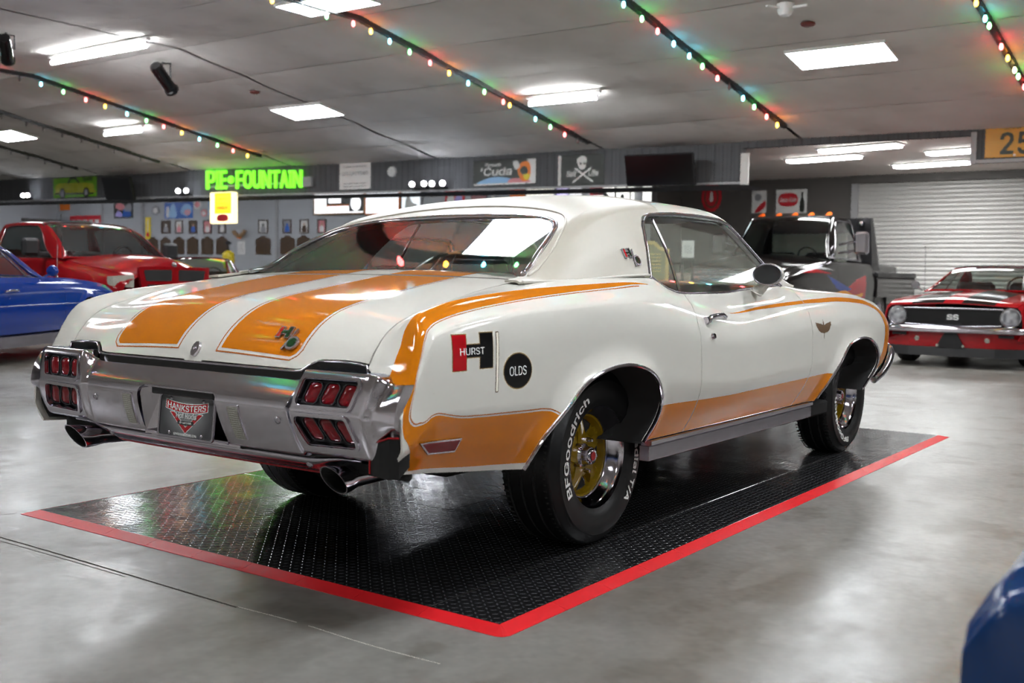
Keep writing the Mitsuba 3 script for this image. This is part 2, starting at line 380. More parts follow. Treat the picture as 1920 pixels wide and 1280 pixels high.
# ---- the bay behind the opening
struct('ceiling_bay', quad((13.3, 8.4, 3.22), (19.3, 8.4, 3.22), (19.9, -13.5, 3.22), (13.9, -13.5, 3.22)), 'bay_ceiling')
BW = struct('wall_bay', slab(XD, 8.38, 4.50, -.1, 3.3, .1, -.1), 'bay_wall')
struct('wall_bay_side', slab(XD, 8.5, 8.36, -.1, 4.0, 1.3), 'bay_wall')
struct('wall_bay_right', slab(XD, -1.2, -13.5, -.1, 3.3, .1, -.1), 'bay_wall')
DR = struct('door_1', slab(XD, 4.45, -1.2, -.1, 3.2, .02, -.10), 'shutter_grey')
SLAT = .0925
zz = 0.
def slat_mesh():
    pr = [(-.002, 0), (.004, .008), (.012, .030), (.014, .050), (.010, .074), (.003, .088), (-.002, SLAT)]
    w = 5.5; V = [(s*w/2, b, a) for s in (-1, 1) for a, b in pr]; n = len(pr)
    return trimesh.Trimesh(V, [q for i in range(n-1) for q in ([i, n+i, n+i+1], [i, n+i+1, i+1])], process=False)
sm_ = slat_mesh(); first = None
for i in range(34):
    if first is None:
        first = struct('slat', on_wall(sm_, XD, 1.65, -.05, -.07), 'shutter_grey', DR, 50)
    else: again('slat', first, DR, T().translate([0, 0, i*SLAT]))
struct('guide_rail', slab(XD, 4.50, 4.36, -.1, 3.2, .05), 'trim_grey', DR); struct('shutter_box', slab(XD, 4.5, -1.3, 3.06, 3.22, .12), 'bay_wall', DR)

# ---- ceiling lamps
def ceil_tilt(x): return 0. if x < 6.9 else math.atan(.169)
def lamp_frame(x, y, drop):
    a = ceil_tilt(x); z = float(ceil_z(np.array(x)))-drop
    return np.array([x, y, z]), np.array([math.cos(a), 0, -math.sin(a)]), np.array([0, 1., 0]), np.array([math.sin(a), 0, math.cos(a)])
def troffer(x, y, label, w=.61, l=1.22, drop=.055):
    o, ex, ey, ez = lamp_frame(x, y, drop)
    k = thing('ceiling_light', label, 'ceiling light', 'flush troffers in the showroom ceiling')
    put('diffuser', frame_map(quad((-w/2, -l/2, 0), (-w/2, l/2, 0), (w/2, l/2, 0), (w/2, -l/2, 0)), o, ex, ey, ez), 'lamp_white', k, emitter=glow(LAMP))
    fr = extrude(box(-w/2-.02, -l/2-.02, w/2+.02, l/2+.02).difference(box(-w/2, -l/2, w/2, l/2)), .05, -.004)
    put('frame', frame_map(fr, o, ex, ey, ez), 'fixture_white', k)
for x, y, lb in ((9.98, 1.74, 'bright rectangular ceiling light above the red striped car'), (9.88, 11.2, 'bright rectangular ceiling light nearest the black can spotlight'), (9.36, 20.0, 'bright rectangular ceiling light at the far left edge'), (6.17, 6.93, 'bright rectangular ceiling light crossed by the middle light string'),
                 (9.98, -3.0, 'rectangular ceiling light beyond the right edge'), (6.1, 2.25, 'rectangular ceiling light over the coupe nose'), (2.86, 2.76, 'rectangular ceiling light over the coupe roof'),
                 (2.6, 11.9, 'rectangular ceiling light over the left aisle'), (-.9, 7.0, 'rectangular ceiling light left of the coupe tail'), (-1.2, -1.9, 'rectangular ceiling light over the camera'), (2.9, -2.9, 'rectangular ceiling light right of the coupe'), (-5., 2.6, 'rectangular ceiling light behind the camera'),
                 (-5., -6.5, 'rectangular ceiling light in the rear corner'), (6.2, -7.2, 'rectangular ceiling light in the right aisle'), (-1.0, -7.4, 'rectangular ceiling light near the right wall'), (-5., 12., 'rectangular ceiling light at the rear left')):
    troffer(x, y, lb)
def tube_lamp(x, ys, label):
    k = thing('tube_light', label, 'ceiling light', 'bare fluorescent tubes on the ceiling')
    o, ex, ey, ez = lamp_frame(x, 0, .16)
    L = 1.2
    for y in ys:
        put('tube', tube([o+ey*(y-L/2), o+ey*(y+L/2)], .034, 10), 'lamp_white', k, True, emitter=glow([v*1.5 for v in LAMP]))
        for s in (-1, 1): put('bracket', tube([o+ey*(y+s*L/2), o+ey*(y+s*L/2)+ez*.12], .012, 6), 'fixture_white', k)
    put('channel', frame_map(bx(-.035, .035, min(ys)-.66, max(ys)+.66, .07, .115), o, ex, ey, ez), 'fixture_white', k)
tube_lamp(10.25, [6.08], 'single bright tube light between two light strings'); tube_lamp(6.09, [12.3, 11.1], 'pair of bright tube lights end to end at upper left'); tube_lamp(9.58, [16.17], 'short tube light seen behind the left light string')
tube_lamp(2.9, [8.2], 'tube light over the left side of the coupe')
def bay_lamp(x, y, label):
    k = thing('bay_light', label, 'ceiling light', 'wraparound lights in the bay ceiling')
    a = np.arctan2(SL, 1)
    m = extrude(rrect(.30, 1.36, .06), .035); m = moved(m, x, y, 3.155, -math.atan(.17))
    put('lens', m, 'lamp_white', k, emitter=glow(BAYLAMP)); put('pan', moved(bx(-.18, .18, -.70, .70, 0, .02), x, y, 3.192, -math.atan(.17)), 'fixture_white', k)
bay_lamp(14.05, 2.78, 'wraparound light nearest the bay opening, highest of the four'); bay_lamp(15.25, 3.8, 'wraparound light over the black truck'); bay_lamp(17.05, 2.42, 'wraparound light closest to the roller door'); bay_lamp(15.2, 1.35, 'wraparound light cut off by the yellow 25 plate wall')
# floodlights along the soffit
for ys, lb in (((18.38, 18.10), 'twin floodlight above the blue poster'), ((24.6, 24.4), 'twin floodlight at the left end of the soffit'), ((11.36, 11.06), 'twin floodlight under the soffit, dimmer pair'), ((10.86, 10.60), 'twin floodlight under the soffit, brighter pair')):
    k = thing('floodlight', lb, 'floodlight', 'floodlights on the soffit')
    zc_ = 2.62+(ys[0]-4.46)*.0122+.135
    put('bracket', slab(XW, ys[0]+.05, ys[1]-.05, zc_-.09, zc_-.06, .13, .006), 'black_trim', k)
    for y in ys:
        o = wp(XW, y, zc_, .12); f = CAM+np.array([0, 0, .6])-o; f /= np.linalg.norm(f); ex = np.cross([0, 0, 1], f); ex /= np.linalg.norm(ex)
        put('housing', frame_map(lathe([(.03, -.10), (.055, -.06), (.060, 0), (.056, .004)], 16), o, ex, np.cross(f, ex), f), 'black_trim', k, 40)
        put('lens', frame_map(lathe([(.055, .0), (.045, .008), (0, .012)], 16), o, ex, np.cross(f, ex), f), 'lamp_white', k, emitter={**glow(SPOTLAMP), 'sampling_weight': .15})
# tubes that light the back of the hall
for x, y in ((16.2, 26.5), (16.4, 21.5), (16.6, 16.5), (16.8, 11.5), (16.0, 31.)):
    k = thing('back_light', 'tube light on the lower ceiling behind the grey soffit', 'ceiling light', 'lights behind the soffit')
    put('lens', bx(x-.15, x+.15, y-.6, y+.6, 3.76, 3.80), 'lamp_white', k, emitter=glow([11., 11.4, 12.2])); put('pan', bx(x-.2, x+.2, y-.65, y+.65, 3.80, 3.84), 'fixture_white', k)

# ---- coloured light strings along dark rails on the ceiling
COLS = {'o': ('orange', (10., 2.9, .16)), 'c': ('cyan', (.6, 4.6, 6.2)), 'g': ('green', (.6, 7., 1.0)), 'r': ('red', (10., .45, .45)), 'y': ('yellow', (8., 5.4, 1.6)), 'x': ('unlit', None)}
bulb_p = [(0, -.078), (.010, -.075), (.020, -.060), (.0235, -.042), (.019, -.020), (.012, -.004), (.010, .0)]
bulb_m = lathe(bulb_p, 10); sock_m = lathe([(.011, -.004), (.0125, .0), (.0125, .03), (0, .03)], 8)
mat('rail_dark', (.018, .018, .019), .5); mat('bulb_dark', (.10, .09, .09), .3)
for n_, (c_, e_) in COLS.items():
    if e_: mat('bulb_'+c_, tuple(min(1, v/10) for v in e_), .3)
def light_string(y, x0, x1, bulbs, label):
    k = thing('light_string', label, 'string lights', 'light strings on the ceiling rails')
    xs = sorted({x0, *( [6.9] if x0 < 6.9 < x1 else []), x1})
    for a, b in zip(xs[:-1], xs[1:]):
        za, zb = float(ceil_z(np.array(a)))-.035, float(ceil_z(np.array(b)))-.035
        V = [(x, y+dy, z+dz) for x, z in ((a, za), (b, zb)) for dy in (-.035, .035) for dz in (-.045, .02)]
        put('rail', trimesh.convex.convex_hull(np.array(V)), 'rail_dark', k)
    for x, cl in bulbs:
        z = float(ceil_z(np.array(x)))-.105; cn, em = COLS[cl]
        p = [x, y-.03, z]
        put('socket', moved(sock_m, *p), 'rail_dark', k, 40)
        put('bulb', moved(bulb_m, *p), 'bulb_'+cn if em else 'bulb_dark', k, True, **({'emitter': {**glow(em), 'sampling_weight': .03}} if em else {}))
A_ = list(zip([5.39, 5.87, 6.29, 6.77, 7.10, 7.47, 7.88, 8.32, 8.75, 9.20, 9.60, 10.09, 10.26, 10.98, 11.42, 11.86, 12.28], 'ocgrocgrocgrocgrx'))
B_ = list(zip([7.46, 7.90, 8.30, 8.73, 9.17, 9.56, 10.03, 10.42, 10.89, 11.29, 11.76, 12.18], 'cgrccgrxcgro'))
C_ = list(zip([6.65, 7.04, 7.46, 7.90, 8.29, 8.75, 9.17, 9.56, 9.98, 10.40, 10.85, 11.25, 11.63], 'xcgrocgrocgro'))
F_ = list(zip([8.67, 9.11, 9.32, 9.97, 10.35, 10.77, 11.0, 11.4, 11.8], 'ocgroygro'))
ext = lambda x0, x1: [(x1-.42*i, 'rgco'[i % 4]) for i in range(int((x1-x0)/.42))]
light_string(7.1, -4.5, 12.67, ext(-4.3, 4.97)+A_, 'lit multicolour light string running to the racing banner')
light_string(3.47, -4.5, 12.57, ext(-4.3, 7.04)+B_, 'lit multicolour light string ending by the right television')
light_string(14.85, 2, 12.01, ext(2.2, 6.2)+C_, 'lit multicolour light string ending over the green letters')
light_string(18.1, 2, 11.85, [(x, 'x') for x in (8.12, 8.64, 9.01, 9.43, 9.87, 10.28, 10.67, 11.32)], 'unlit light string second from the left edge')
light_string(21.35, 5, 11.85, [(x, 'x') for x in (10.14, 10.55, 10.98, 11.41)], 'unlit light string at the far left')
light_string(-.10, -4.5, 12.3, ext(-4.3, 8.25)+F_, 'lit multicolour light string at the upper right corner')
light_string(-3.7, -4.5, 12.3, ext(-4.3, 12.), 'lit multicolour light string beyond the right edge')
# ---- small things on the ceiling
def can_light(o, aim, label, s=1.):
    k = thing('can_spotlight', label, 'spotlight')
    f = np.array(aim, float); f /= np.linalg.norm(f); ex = np.cross([0, 0, 1], f); ex /= np.linalg.norm(ex); ey = np.cross(f, ex); o = np.array(o, float)
    put('body', frame_map(lathe([(0, -.24*s), (.075*s, -.235*s), (.085*s, -.20*s), (.085*s, .20*s), (.10*s, .205*s), (.10*s, .25*s), (.088*s, .25*s), (.075*s, .12*s), (0, .12*s)], 24), o, ex, ey, f), 'black_gloss', k, 40)
    put('yoke', join(tube([o+ex*.11*s, o+ex*.11*s+[0, 0, .2*s], o-ex*.11*s+[0, 0, .2*s], o-ex*.11*s], .012*s, 6), tube([o+[0, 0, .2*s], o+[0, 0, .34*s]], .02*s, 8)), 'black_trim', k)
    put('mount', moved(lathe([(0, .03), (.06, .03), (.06, 0), (0, 0)], 16), o[0], o[1], o[2]+.31*s), 'black_trim', k)
can_light((7.25, 11.68, 4.08), (.75, .25, -.55), 'black can spotlight hanging from the ceiling', 1.15); can_light((4.9, 12.1, 4.16), (.5, .7, -.5), 'black can spotlight cut off by the left edge')
mat('rust_red', (.16, .03, .025), .5)
for (x, y), lb in (((8.88, 1.77), 'dark red ceiling escutcheon near the right troffer'), ((8.75, 11.26), 'dark red ceiling escutcheon left of the middle troffer')):
    put('ceiling_escutcheon', moved(lathe([(0, -.02), (.06, -.018), (.085, 0), (.085, .02)], 20), x, y, float(ceil_z(np.array(x)))-.06), 'rust_red', smooth=40, label=lb, cat='ceiling plate', group='red ceiling plates')
k = thing('ceiling_fan_hub', 'white round ceiling fixture at the top edge above the red cap', 'ceiling fixture')
put('dome', moved(lathe([(0, -.10), (.06, -.09), (.09, -.04), (.10, .04)], 20), 8.3, 1.82, 4.10), 'fixture_white', k, 40)
for a in range(3): put('arm', moved(bx(.08, .26, -.02, .02, -.02, 0), 8.3, 1.82, 4.10, a*2.09+.5), 'fixture_white', k)

# ================================================================== the mat under the coupe
MAT = thing('display_mat', 'black diamond-tread tile mat with red edging under the white coupe', 'mat')
mx0, mx1, my0, my1, E_ = -1.044, 4.026, -1.117, 1.413, .058
nx_, ny_ = 18, 9
tw, th = (mx1-mx0-2*E_)/nx_, (my1-my0-2*E_)/ny_
def tread_tile(n=10):
    """a bevelled tile with rows of raised lozenges, every other one turned"""
    V, Fc = [], []; d = math.sqrt(.5); a, b, h = .0115, .0040, .0012
    for i in range(n):
        for j in range(n):
            cx, cy = (i+.5)*tw/n, (j+.5)*th/n; s = 1 if (i+j) % 2 else -1
            u, w = np.array([d, s*d]), np.array([-s*d, d])
            q = [(u*a, 0), (w*b, 0), (-u*a, 0), (-w*b, 0), (u*a*.55, h), (-u*a*.55, h)]; k = len(V)
            V += [(cx+p[0], cy+p[1], z) for p, z in q]; Fc += [[k, k+1, k+4], [k+1, k+5, k+4], [k+1, k+2, k+5], [k+2, k+3, k+5], [k+3, k+4, k+5], [k+3, k, k+4]]
    t = trimesh.Trimesh(V, Fc, process=False)
    if t.face_normals[0][2] < 0: t.invert()
    return bx(.0006, tw-.0006, .0006, th-.0006, -.014, 0, .0012), t
tile0 = None
for i in range(nx_):
    for j in range(ny_):
        dz = (nrg.random()-.5)*.0006
        if tile0 is None: plate_, bars_ = tread_tile(); tile0 = put('tile', plate_, 'mat_black', MAT); tread0 = put('tread', bars_, 'tread_grey', tile0); scene[tile0]['to_world'] = T().translate([mx0+E_, my0+E_, dz]); scene[tread0]['to_world'] = T().translate([mx0+E_, my0+E_, dz])
        else:
            w_ = T().translate([mx0+E_+i*tw, my0+E_+j*th, dz]); again('tread', tread0, again('tile', tile0, MAT, w_), w_)
def ramp(p0, p1, q0, q1):
    """outer edge p0-p1 on the floor, inner edge q0-q1 at the mat's top"""
    P_ = [np.array(a, float) for a in (p0, p1, q0, q1)]
    V = [[*P_[0], FLOOR+.0015], [*P_[1], FLOOR+.0015], [*P_[3], .0008], [*P_[2], .0008], [*P_[0], FLOOR], [*P_[1], FLOOR], [*P_[3], FLOOR], [*P_[2], FLOOR]]
    return trimesh.convex.convex_hull(np.array(V))
ox0, ox1, oy0, oy1 = mx0, mx1, my0, my1; ix0, ix1, iy0, iy1 = mx0+E_, mx1-E_, my0+E_, my1-E_
for j in range(ny_):
    y0, y1 = iy0+j*th, iy0+(j+1)*th
    put('red_edge', ramp((ox0, y0+.0008 if j else oy0+.03), (ox0, y1-.0008 if j < ny_-1 else oy1-.012), (ix0, y0+.0008), (ix0, y1-.0008)), 'mat_red', MAT)
for i in range(nx_):
    x0, x1 = ix0+i*tw, ix0+(i+1)*tw
    put('red_edge', ramp((x0+.0008 if i else ox0+.03, oy0), (x1-.0008 if i < nx_-1 else ox1, oy0), (x0+.0008, iy0), (x1-.0008, iy0)), 'mat_red', MAT)
    put('red_edge', ramp((x0+.0008 if i else ox0+.02, iy1+.02), (x1-.0008, iy1+.02), (x0+.0008, iy1), (x1-.0008, iy1)), 'mat_red', MAT)
put('corner_piece', trimesh.convex.convex_hull(np.array([[ix0, iy0, .0008], [ox0, oy0+.03, FLOOR+.0015], [ox0+.03, oy0, FLOOR+.0015], [ox0+.008, oy0+.008, FLOOR+.0015], [ix0, iy0, FLOOR], [ox0, oy0+.03, FLOOR], [ox0+.03, oy0, FLOOR]])), 'mat_red', MAT)
# ================================================================== the gold-striped white coupe: its body surface
def curve(*pts):
    a = np.array(pts, float); return Pchip(a[:, 0], a[:, 1], extrapolate=True)
VK = np.array([0, .10, .20, .35, .48, .565, .59, .70, 1.06, 1.44])          # section parameter at the ten section knots
z_low = curve((-1.3, .455), (-1.11, .438), (-.854, .41), (-.6, .388), (0, .385), (2.9, .385), (3.3, .40), (3.8, .44))
z_crest = curve((-1.3, .56), (-1.25, .655), (-1.205, .725), (-1.19, .759), (-1.167, .803), (-1.145, .853), (-1.114, .892), (-1.07, .909), (-.95, .936), (-.8, .955), (-.52, .978), (-.2, .993), (.1, 1.0), (.25, .993), (.42, .962), (.65, .915), (1.0, .876), (1.3, .893), (1.6, .913), (2.05, .937), (2.4, .953), (2.8, .936), (3.0, .915), (3.2, .890), (3.4, .840), (3.58, .735), (3.75, .60))
w_crest = curve((-1.3, .897), (-1.205, .892), (-1.167, .884), (-1.14, .868), (-1.11, .850), (-1.07, .843), (-.9, .843), (-.5, .848), (0, .855), (.4, .868), (1.0, .885), (1.6, .878), (2.4, .856), (3.0, .845), (3.2, .838), (3.4, .818), (3.6, .785), (3.75, .74))
w_side = curve((-1.3, .915), (-1.0, .935), (-.5, .946), (0, .950), (1.0, .952), (2.0, .948), (3.0, .940), (3.2, .926), (3.4, .886), (3.6, .828), (3.75, .765))
z_in = curve((-1.3, .64), (-1.27, .685), (-1.21, .747), (-1.188, .782), (-1.131, .842), (-1.069, .876), (-.94, .912), (-.6, .980), (-.35, 1.010), (0, 1.018), (.33, 1.021), (.46, .975), (.6, .955), (1.0, .958), (1.2, .970), (1.5, .985), (1.75, .990), (2.2, .975), (2.5, .960), (2.8, .945), (3.3, .893), (3.6, .80), (3.75, .74))
w_in = curve((-1.3, .74), (-.45, .74), (0, .775), (.3, .795), (.45, .826), (1.5, .832), (1.75, .80), (2.2, .71), (2.8, .66), (3.3, .62), (3.75, .57))
z_mid = curve((-1.3, .64), (-1.27, .688), (-1.25, .725), (-1.228, .768), (-1.19, .816), (-1.15, .851), (-1.10, .884), (-1.05, .907), (-.95, .934), (-.8, .959), (-.6, .990), (-.4, 1.020), (-.3, 1.033), (0, 1.04), (1.7, 1.0), (2.3, 1.005), (3.0, .985), (3.4, .935), (3.6, .85), (3.75, .76))
q_up = curve((-1.25, .5), (-1.1, .76), (-.3, .76), (.5, .52), (3.75, .5))
def knots(x):
    zb, zs, ws, wc = z_low(x), z_crest(x), w_side(x), w_crest(x)
    H = zs-zb; wi, zi, zm = w_in(x), z_in(x), z_mid(x)
    W = [ws-.058, ws-.020, ws, ws-.004, q_up(x)*ws+(1-q_up(x))*wc+.004, wc+.013, wc-.010, wi, .55*wi, 0*x]
    Z = [zb, zb+.20*H, zb+.40*H, zb+.68*H, zb+.87*H, zs-.024, zs, zi, zi+(zm-zi)*.72, zm]
    return np.array(W), np.array(Z)
def hermite(v, VK, K, end=1.):
    """smooth curve through the columns of K at the parameters VK, evaluated per point"""
    i = np.clip(np.searchsorted(VK, v, side='right')-1, 0, len(VK)-2); j = np.arange(K.shape[1])
    h = np.diff(VK)[:, None]; d = np.diff(K, axis=0)/h
    w1, w2 = 2*h[1:]+h[:-1], h[1:]+2*h[:-1]
    mid = np.where(d[:-1]*d[1:] > 0, (w1+w2)/(w1/np.where(d[:-1] == 0, 1, d[:-1])+w2/np.where(d[1:] == 0, 1, d[1:])), 0)
    m = np.vstack([d[:1], mid, d[-1:]*end])
    t = (v-VK[i])/(VK[i+1]-VK[i]); hh = VK[i+1]-VK[i]
    p0, p1, m0, m1 = K[i, j], K[i+1, j], m[i, j], m[i+1, j]
    return (2*t**3-3*t**2+1)*p0+(t**3-2*t**2+t)*hh*m0+(-2*t**3+3*t**2)*p1+(t**3-t**2)*hh*m1
ARCH = {}                                                                     # wheel openings as polygons in (x, z)
def body_raw(x, v):
    x = np.asarray(x, float); v = np.asarray(v, float)
    W, Z = knots(x)
    return hermite(v, VK, W), hermite(v, VK, Z, 0.)
def body(x, v):
    w, z = body_raw(x, v)
    x = np.asarray(x, float)
    for poly in ARCH.values():                                                # the metal swells out round the wheel openings
        x0, y0, x1, y1 = poly.bounds
        k = (x > x0-.12) & (x < x1+.12) & (np.asarray(v) < .45)
        if k.any():
            d = shapely.distance(shapely.points(x[k], z[k]), poly.exterior)
            inside = shapely.contains_xy(poly, x[k], z[k])
            d = np.where(inside, 0, d)
            w[k] += .020*np.clip(1-d/.085, 0, 1)**2
    return np.stack([x, -w, z], 1)
UX = np.unique(np.round(np.concatenate([np.arange(-1.275, -1.0, .0125), np.arange(-1.0, 3.3, .03), np.arange(3.3, 3.751, .02)]), 4))
UV = np.unique(np.round(np.concatenate([np.arange(0, .48, .02), np.arange(.48, .60, .008), np.arange(.60, .70, .02), np.arange(.70, 1.441, .037), [1.44]]), 4))
BODY = Surf(body, UX, UV)                                                     # the right half
_vv = np.linspace(0, .59, 240)
_xg = np.linspace(-1.275, 3.75, 420)
_zg = np.array([body_raw(np.full(240, q), _vv)[1] for q in _xg])
def v_at(x, z):
    """section parameter on the body's flank at (x, z)"""
    x, z = np.atleast_1d(x).astype(float), np.atleast_1d(z).astype(float); out = np.empty(len(x))
    for i, (a, b) in enumerate(zip(x, z)):
        f = (a-_xg[0])/(_xg[1]-_xg[0]); k = int(np.clip(np.floor(f), 0, 418)); f -= k
        out[i] = np.interp(b, _zg[k]*(1-f)+_zg[k+1]*f, _vv)
    return out
def flank(poly):
    """a polygon in (x, z) as one in (x, v)"""
    poly = poly.segmentize(.012)
    def ring(r):
        c = np.asarray(r.coords); return np.c_[c[:, 0], v_at(c[:, 0], c[:, 1])]
    if poly.geom_type != 'Polygon': return shapely.union_all([flank(g) for g in poly.geoms])
    return Polygon(ring(poly.exterior), [ring(r) for r in poly.interiors]).buffer(0)
def on_flank(m, x0, z0, lift=.0008, along=None):
    """lettering or a badge, drawn in (a, b) with its thickness along z, laid on the flank at (x0, z0)"""
    v = np.asarray(m.vertices); x = x0+v[:, 0]; z = z0+v[:, 1]
    uv = np.c_[x, v_at(x, z)]
    p = BODY.point(uv)+BODY.normal(uv)*(lift+v[:, 2])[:, None]
    q = trimesh.Trimesh(p, m.faces, process=False)
    return q

# ------------------------------------------------------------------ the greenhouse: pillars, roof, front and rear glass as one sheet
GK = np.array([0, .17, .31, .345, .42, .66, 1.02])
gw0 = curve((-.6, .80), (.0, .803), (.33, .815), (.55, .832), (1.5, .834), (1.85, .80), (2.2, .74))
gz0 = curve((-.6, .990), (-.52, .992), (-.2, .997), (.1, 1.010), (.33, 1.017), (.36, 1.008), (.53, .960), (.6, .955), (1.0, .957), (1.5, .983), (1.85, .985), (2.2, .975))
gw2 = curve((-.6, .74), (-.52, .735), (-.35, .702), (-.2, .692), (0, .680), (.15, .668), (.35, .650), (.6, .637), (1.0, .627), (1.3, .624), (1.42, .627), (1.6, .650), (1.82, .70), (2.0, .735), (2.2, .75))
gz2 = curve((-.6, .99), (-.52, 1.0), (-.35, 1.026), (-.2, 1.094), (0, 1.178), (.15, 1.236), (.35, 1.282), (.6, 1.312), (1.0, 1.331), (1.3, 1.328), (1.42, 1.310), (1.6, 1.215), (1.82, 1.078), (2.0, .995), (2.2, .98))
gzb = curve((-.6, 0), (-.35, .006), (-.2, .020), (0, .028), (.3, .030), (.6, .026), (1.2, .024), (1.42, .013), (1.6, .006), (2.2, .0))
gzc = curve((-.6, .885), (-.45, .944), (-.27, 1.031), (0, 1.177), (.2, 1.286), (.3, 1.330), (.42, 1.360), (.6, 1.381), (.8, 1.389), (1.0, 1.387), (1.2, 1.373), (1.38, 1.341), (1.46, 1.308), (1.56, 1.262), (2.1, 1.0), (2.2, .96))
def glasshouse(x, v):
    x, v = np.asarray(x, float), np.asarray(v, float)
    w0, z0, w2, z2, zc = gw0(x), gz0(x), gw2(x), gz2(x), gzc(x)
    zb = z2+gzb(x)
    W = np.array([w0, w0+.5*(w2-w0)+.014, w0+.9*(w2-w0)+.005, w2, w2-.065, .6*(w2-.065), 0*x])
    Z = np.array([z0, z0+.5*(z2-z0)+.004, z0+.9*(z2-z0)+.002, z2, zb, zb+.76*(zc-zb), zc])
    return np.stack([x, -hermite(v, GK, W), hermite(v, GK, Z, 0.)], 1)
GX = np.unique(np.round(np.concatenate([np.arange(-.56, .5, .02), np.arange(.5, 1.3, .04), np.arange(1.3, 2.15, .03), [2.15]]), 4))
GV = np.unique(np.round(np.concatenate([np.arange(0, .31, .031), [.31], np.arange(.322, .43, .012), np.arange(.43, 1.0, .04), [1.02]]), 4))
HOUSE = Surf(glasshouse, GX, GV)
# ================================================================== the coupe's panels and parts
COUPE = thing('coupe', 'white two-door coupe with gold stripes and white vinyl roof on black mat', 'car')
def pxz(*p): return Polygon(p)
arch_r = [(-.70, .30), (-.657, .392), (-.606, .479), (-.56, .522), (-.486, .581), (-.42, .631), (-.36, .661), (-.287, .683), (-.185, .699), (-.08, .701), (.031, .682), (.114, .646), (.164, .590), (.187, .542), (.180, .489), (.160, .440), (.130, .390), (.10, .30)]
arch_f = [(1.93, .30), (2.0, .390), (2.045, .435), (2.138, .508), (2.218, .571), (2.33, .651), (2.39, .675), (2.465, .688), (2.605, .699), (2.752, .683), (2.863, .639), (2.91, .59), (2.924, .543), (2.905, .505), (2.86, .455), (2.80, .385), (2.76, .30)]
def rounded(pts): return Polygon(smooth_loop(pts, 6))
ARCH['rear'], ARCH['front'] = rounded(arch_r), rounded(arch_f)
FA = {k: flank(a.intersection(box(-2, .2, 5, .75))) for k, a in ARCH.items()}
# below the panel's lower edge the openings run out
FA = {k: a.union(box(a.bounds[0], -.02, a.bounds[2], .001)) for k, a in FA.items()}
def xz_line(pts): return [(x, float(v_at(x, z)[0])) for x, z in pts]
gap_rear = [(.60, .72), (.597, .65), (.583, .585)] + xz_line([(.560, .885), (.545, .821), (.546, .716), (.551, .606), (.548, .528), (.527, .451), (.503, .400)]) + [(.497, -.01)]
gap_front = [(1.862, .72), (1.862, .65), (1.862, .60)] + xz_line([(1.858, .869), (1.846, .789), (1.844, .68), (1.833, .572), (1.808, .504), (1.748, .434), (1.71, .395)]) + [(1.70, -.01)]
gap_rear, gap_front = [tuple(q) for q in smooth_loop(gap_rear, 4)], [tuple(q) for q in smooth_loop(gap_front, 4)]
dom = box(-1.262, 0, 3.74, .70)
left_of = lambda g: Polygon([(-2, -.01), (-2, .72)]+g)
G = .0028
quarter = dom.intersection(left_of(gap_rear)).difference(FA['rear'])
quarter = quarter.intersection(Polygon([(-1.262, -.01), (-1.262, .64), (-1.232, .66), (-1.214, .70), (-1.205, .72), (1, .72), (1, -.01)])).buffer(-G)
door = dom.intersection(left_of(gap_front)).difference(left_of(gap_rear)).buffer(-G)
fender_low = Polygon([(2.7, -.01), (2.80, .045), (2.90, .062), (3.12, .128), (3.192, .205), (3.25, .29), (3.31, .37), (3.45, .42), (3.8, .44), (3.8, -.01)])
fender = dom.difference(left_of(gap_front)).difference(FA['front']).difference(fender_low).buffer(-G)
def both(name, surf, poly, bsdf, parent=COUPE, off=0., skirt=.008, parents=None, **k):
    out = []
    for i, m in enumerate((False, True)):
        out.append(put(name, surf.sheet(poly, off, skirt, m), bsdf, parents[i] if parents else parent, **k))
    return out
QP = both('quarter_panel', BODY, quarter, 'white_paint')
DP = both('door', BODY, door, 'white_paint')
FP = both('front_fender', BODY, fender, 'white_paint')
# dark inner skin behind the gaps, and the wheel houses
inner = box(-1.24, .01, 3.70, .69).difference(FA['rear'].buffer(.012)).difference(FA['front'].buffer(.012)).difference(fender_low.buffer(.02))
both('inner_body', BODY, inner, 'underbody_shade_black', off=-.016, skirt=0)
def well(a):
    c = np.asarray(a.exterior.coords)[:-1]; c = c[c[:, 1] > .33]
    k = int(np.argmax(np.linalg.norm(np.roll(c, -1, 0)-c, axis=1))); c = np.roll(c, -k-1, 0)
    o = BODY.point(np.c_[c[:, 0], v_at(c[:, 0], c[:, 1])]); o = o+[0, .004, 0]
    i = o.copy(); i[:, 1] = -.52
    n = len(c); v = np.vstack([o, i, [[c[:, 0].mean(), -.52, .36]]])
    f = [q for k in range(n-1) for q in ([k, k+1, n+k+1], [k, n+k+1, n+k])] + [[n+k, n+k+1, 2*n] for k in range(n-1)]
    return trimesh.Trimesh(v, f, process=False)
for a in ARCH.values():
    w_ = well(a)
    put('wheel_house', w_, 'underbody_shade_black', COUPE, True); put('wheel_house', mirror(w_), 'underbody_shade_black', COUPE, True)
def on_body(xz, lift=0.):
    a = np.asarray(xz, float); uv = np.c_[a[:, 0], v_at(a[:, 0], a[:, 1])]
    return BODY.point(uv)+lift*BODY.normal(uv)
for a, lo in ((arch_r, .392), (arch_f, .40)):
    c = smooth_loop(a, 6); c = c[c[:, 1] > lo-.004]
    p_ = on_body(c, .002)
    t_ = tube(p_, .0065, 8)
    put('wheel_arch_moulding', t_, 'chrome', COUPE, 40); put('wheel_arch_moulding', mirror(t_), 'chrome', COUPE, 40)
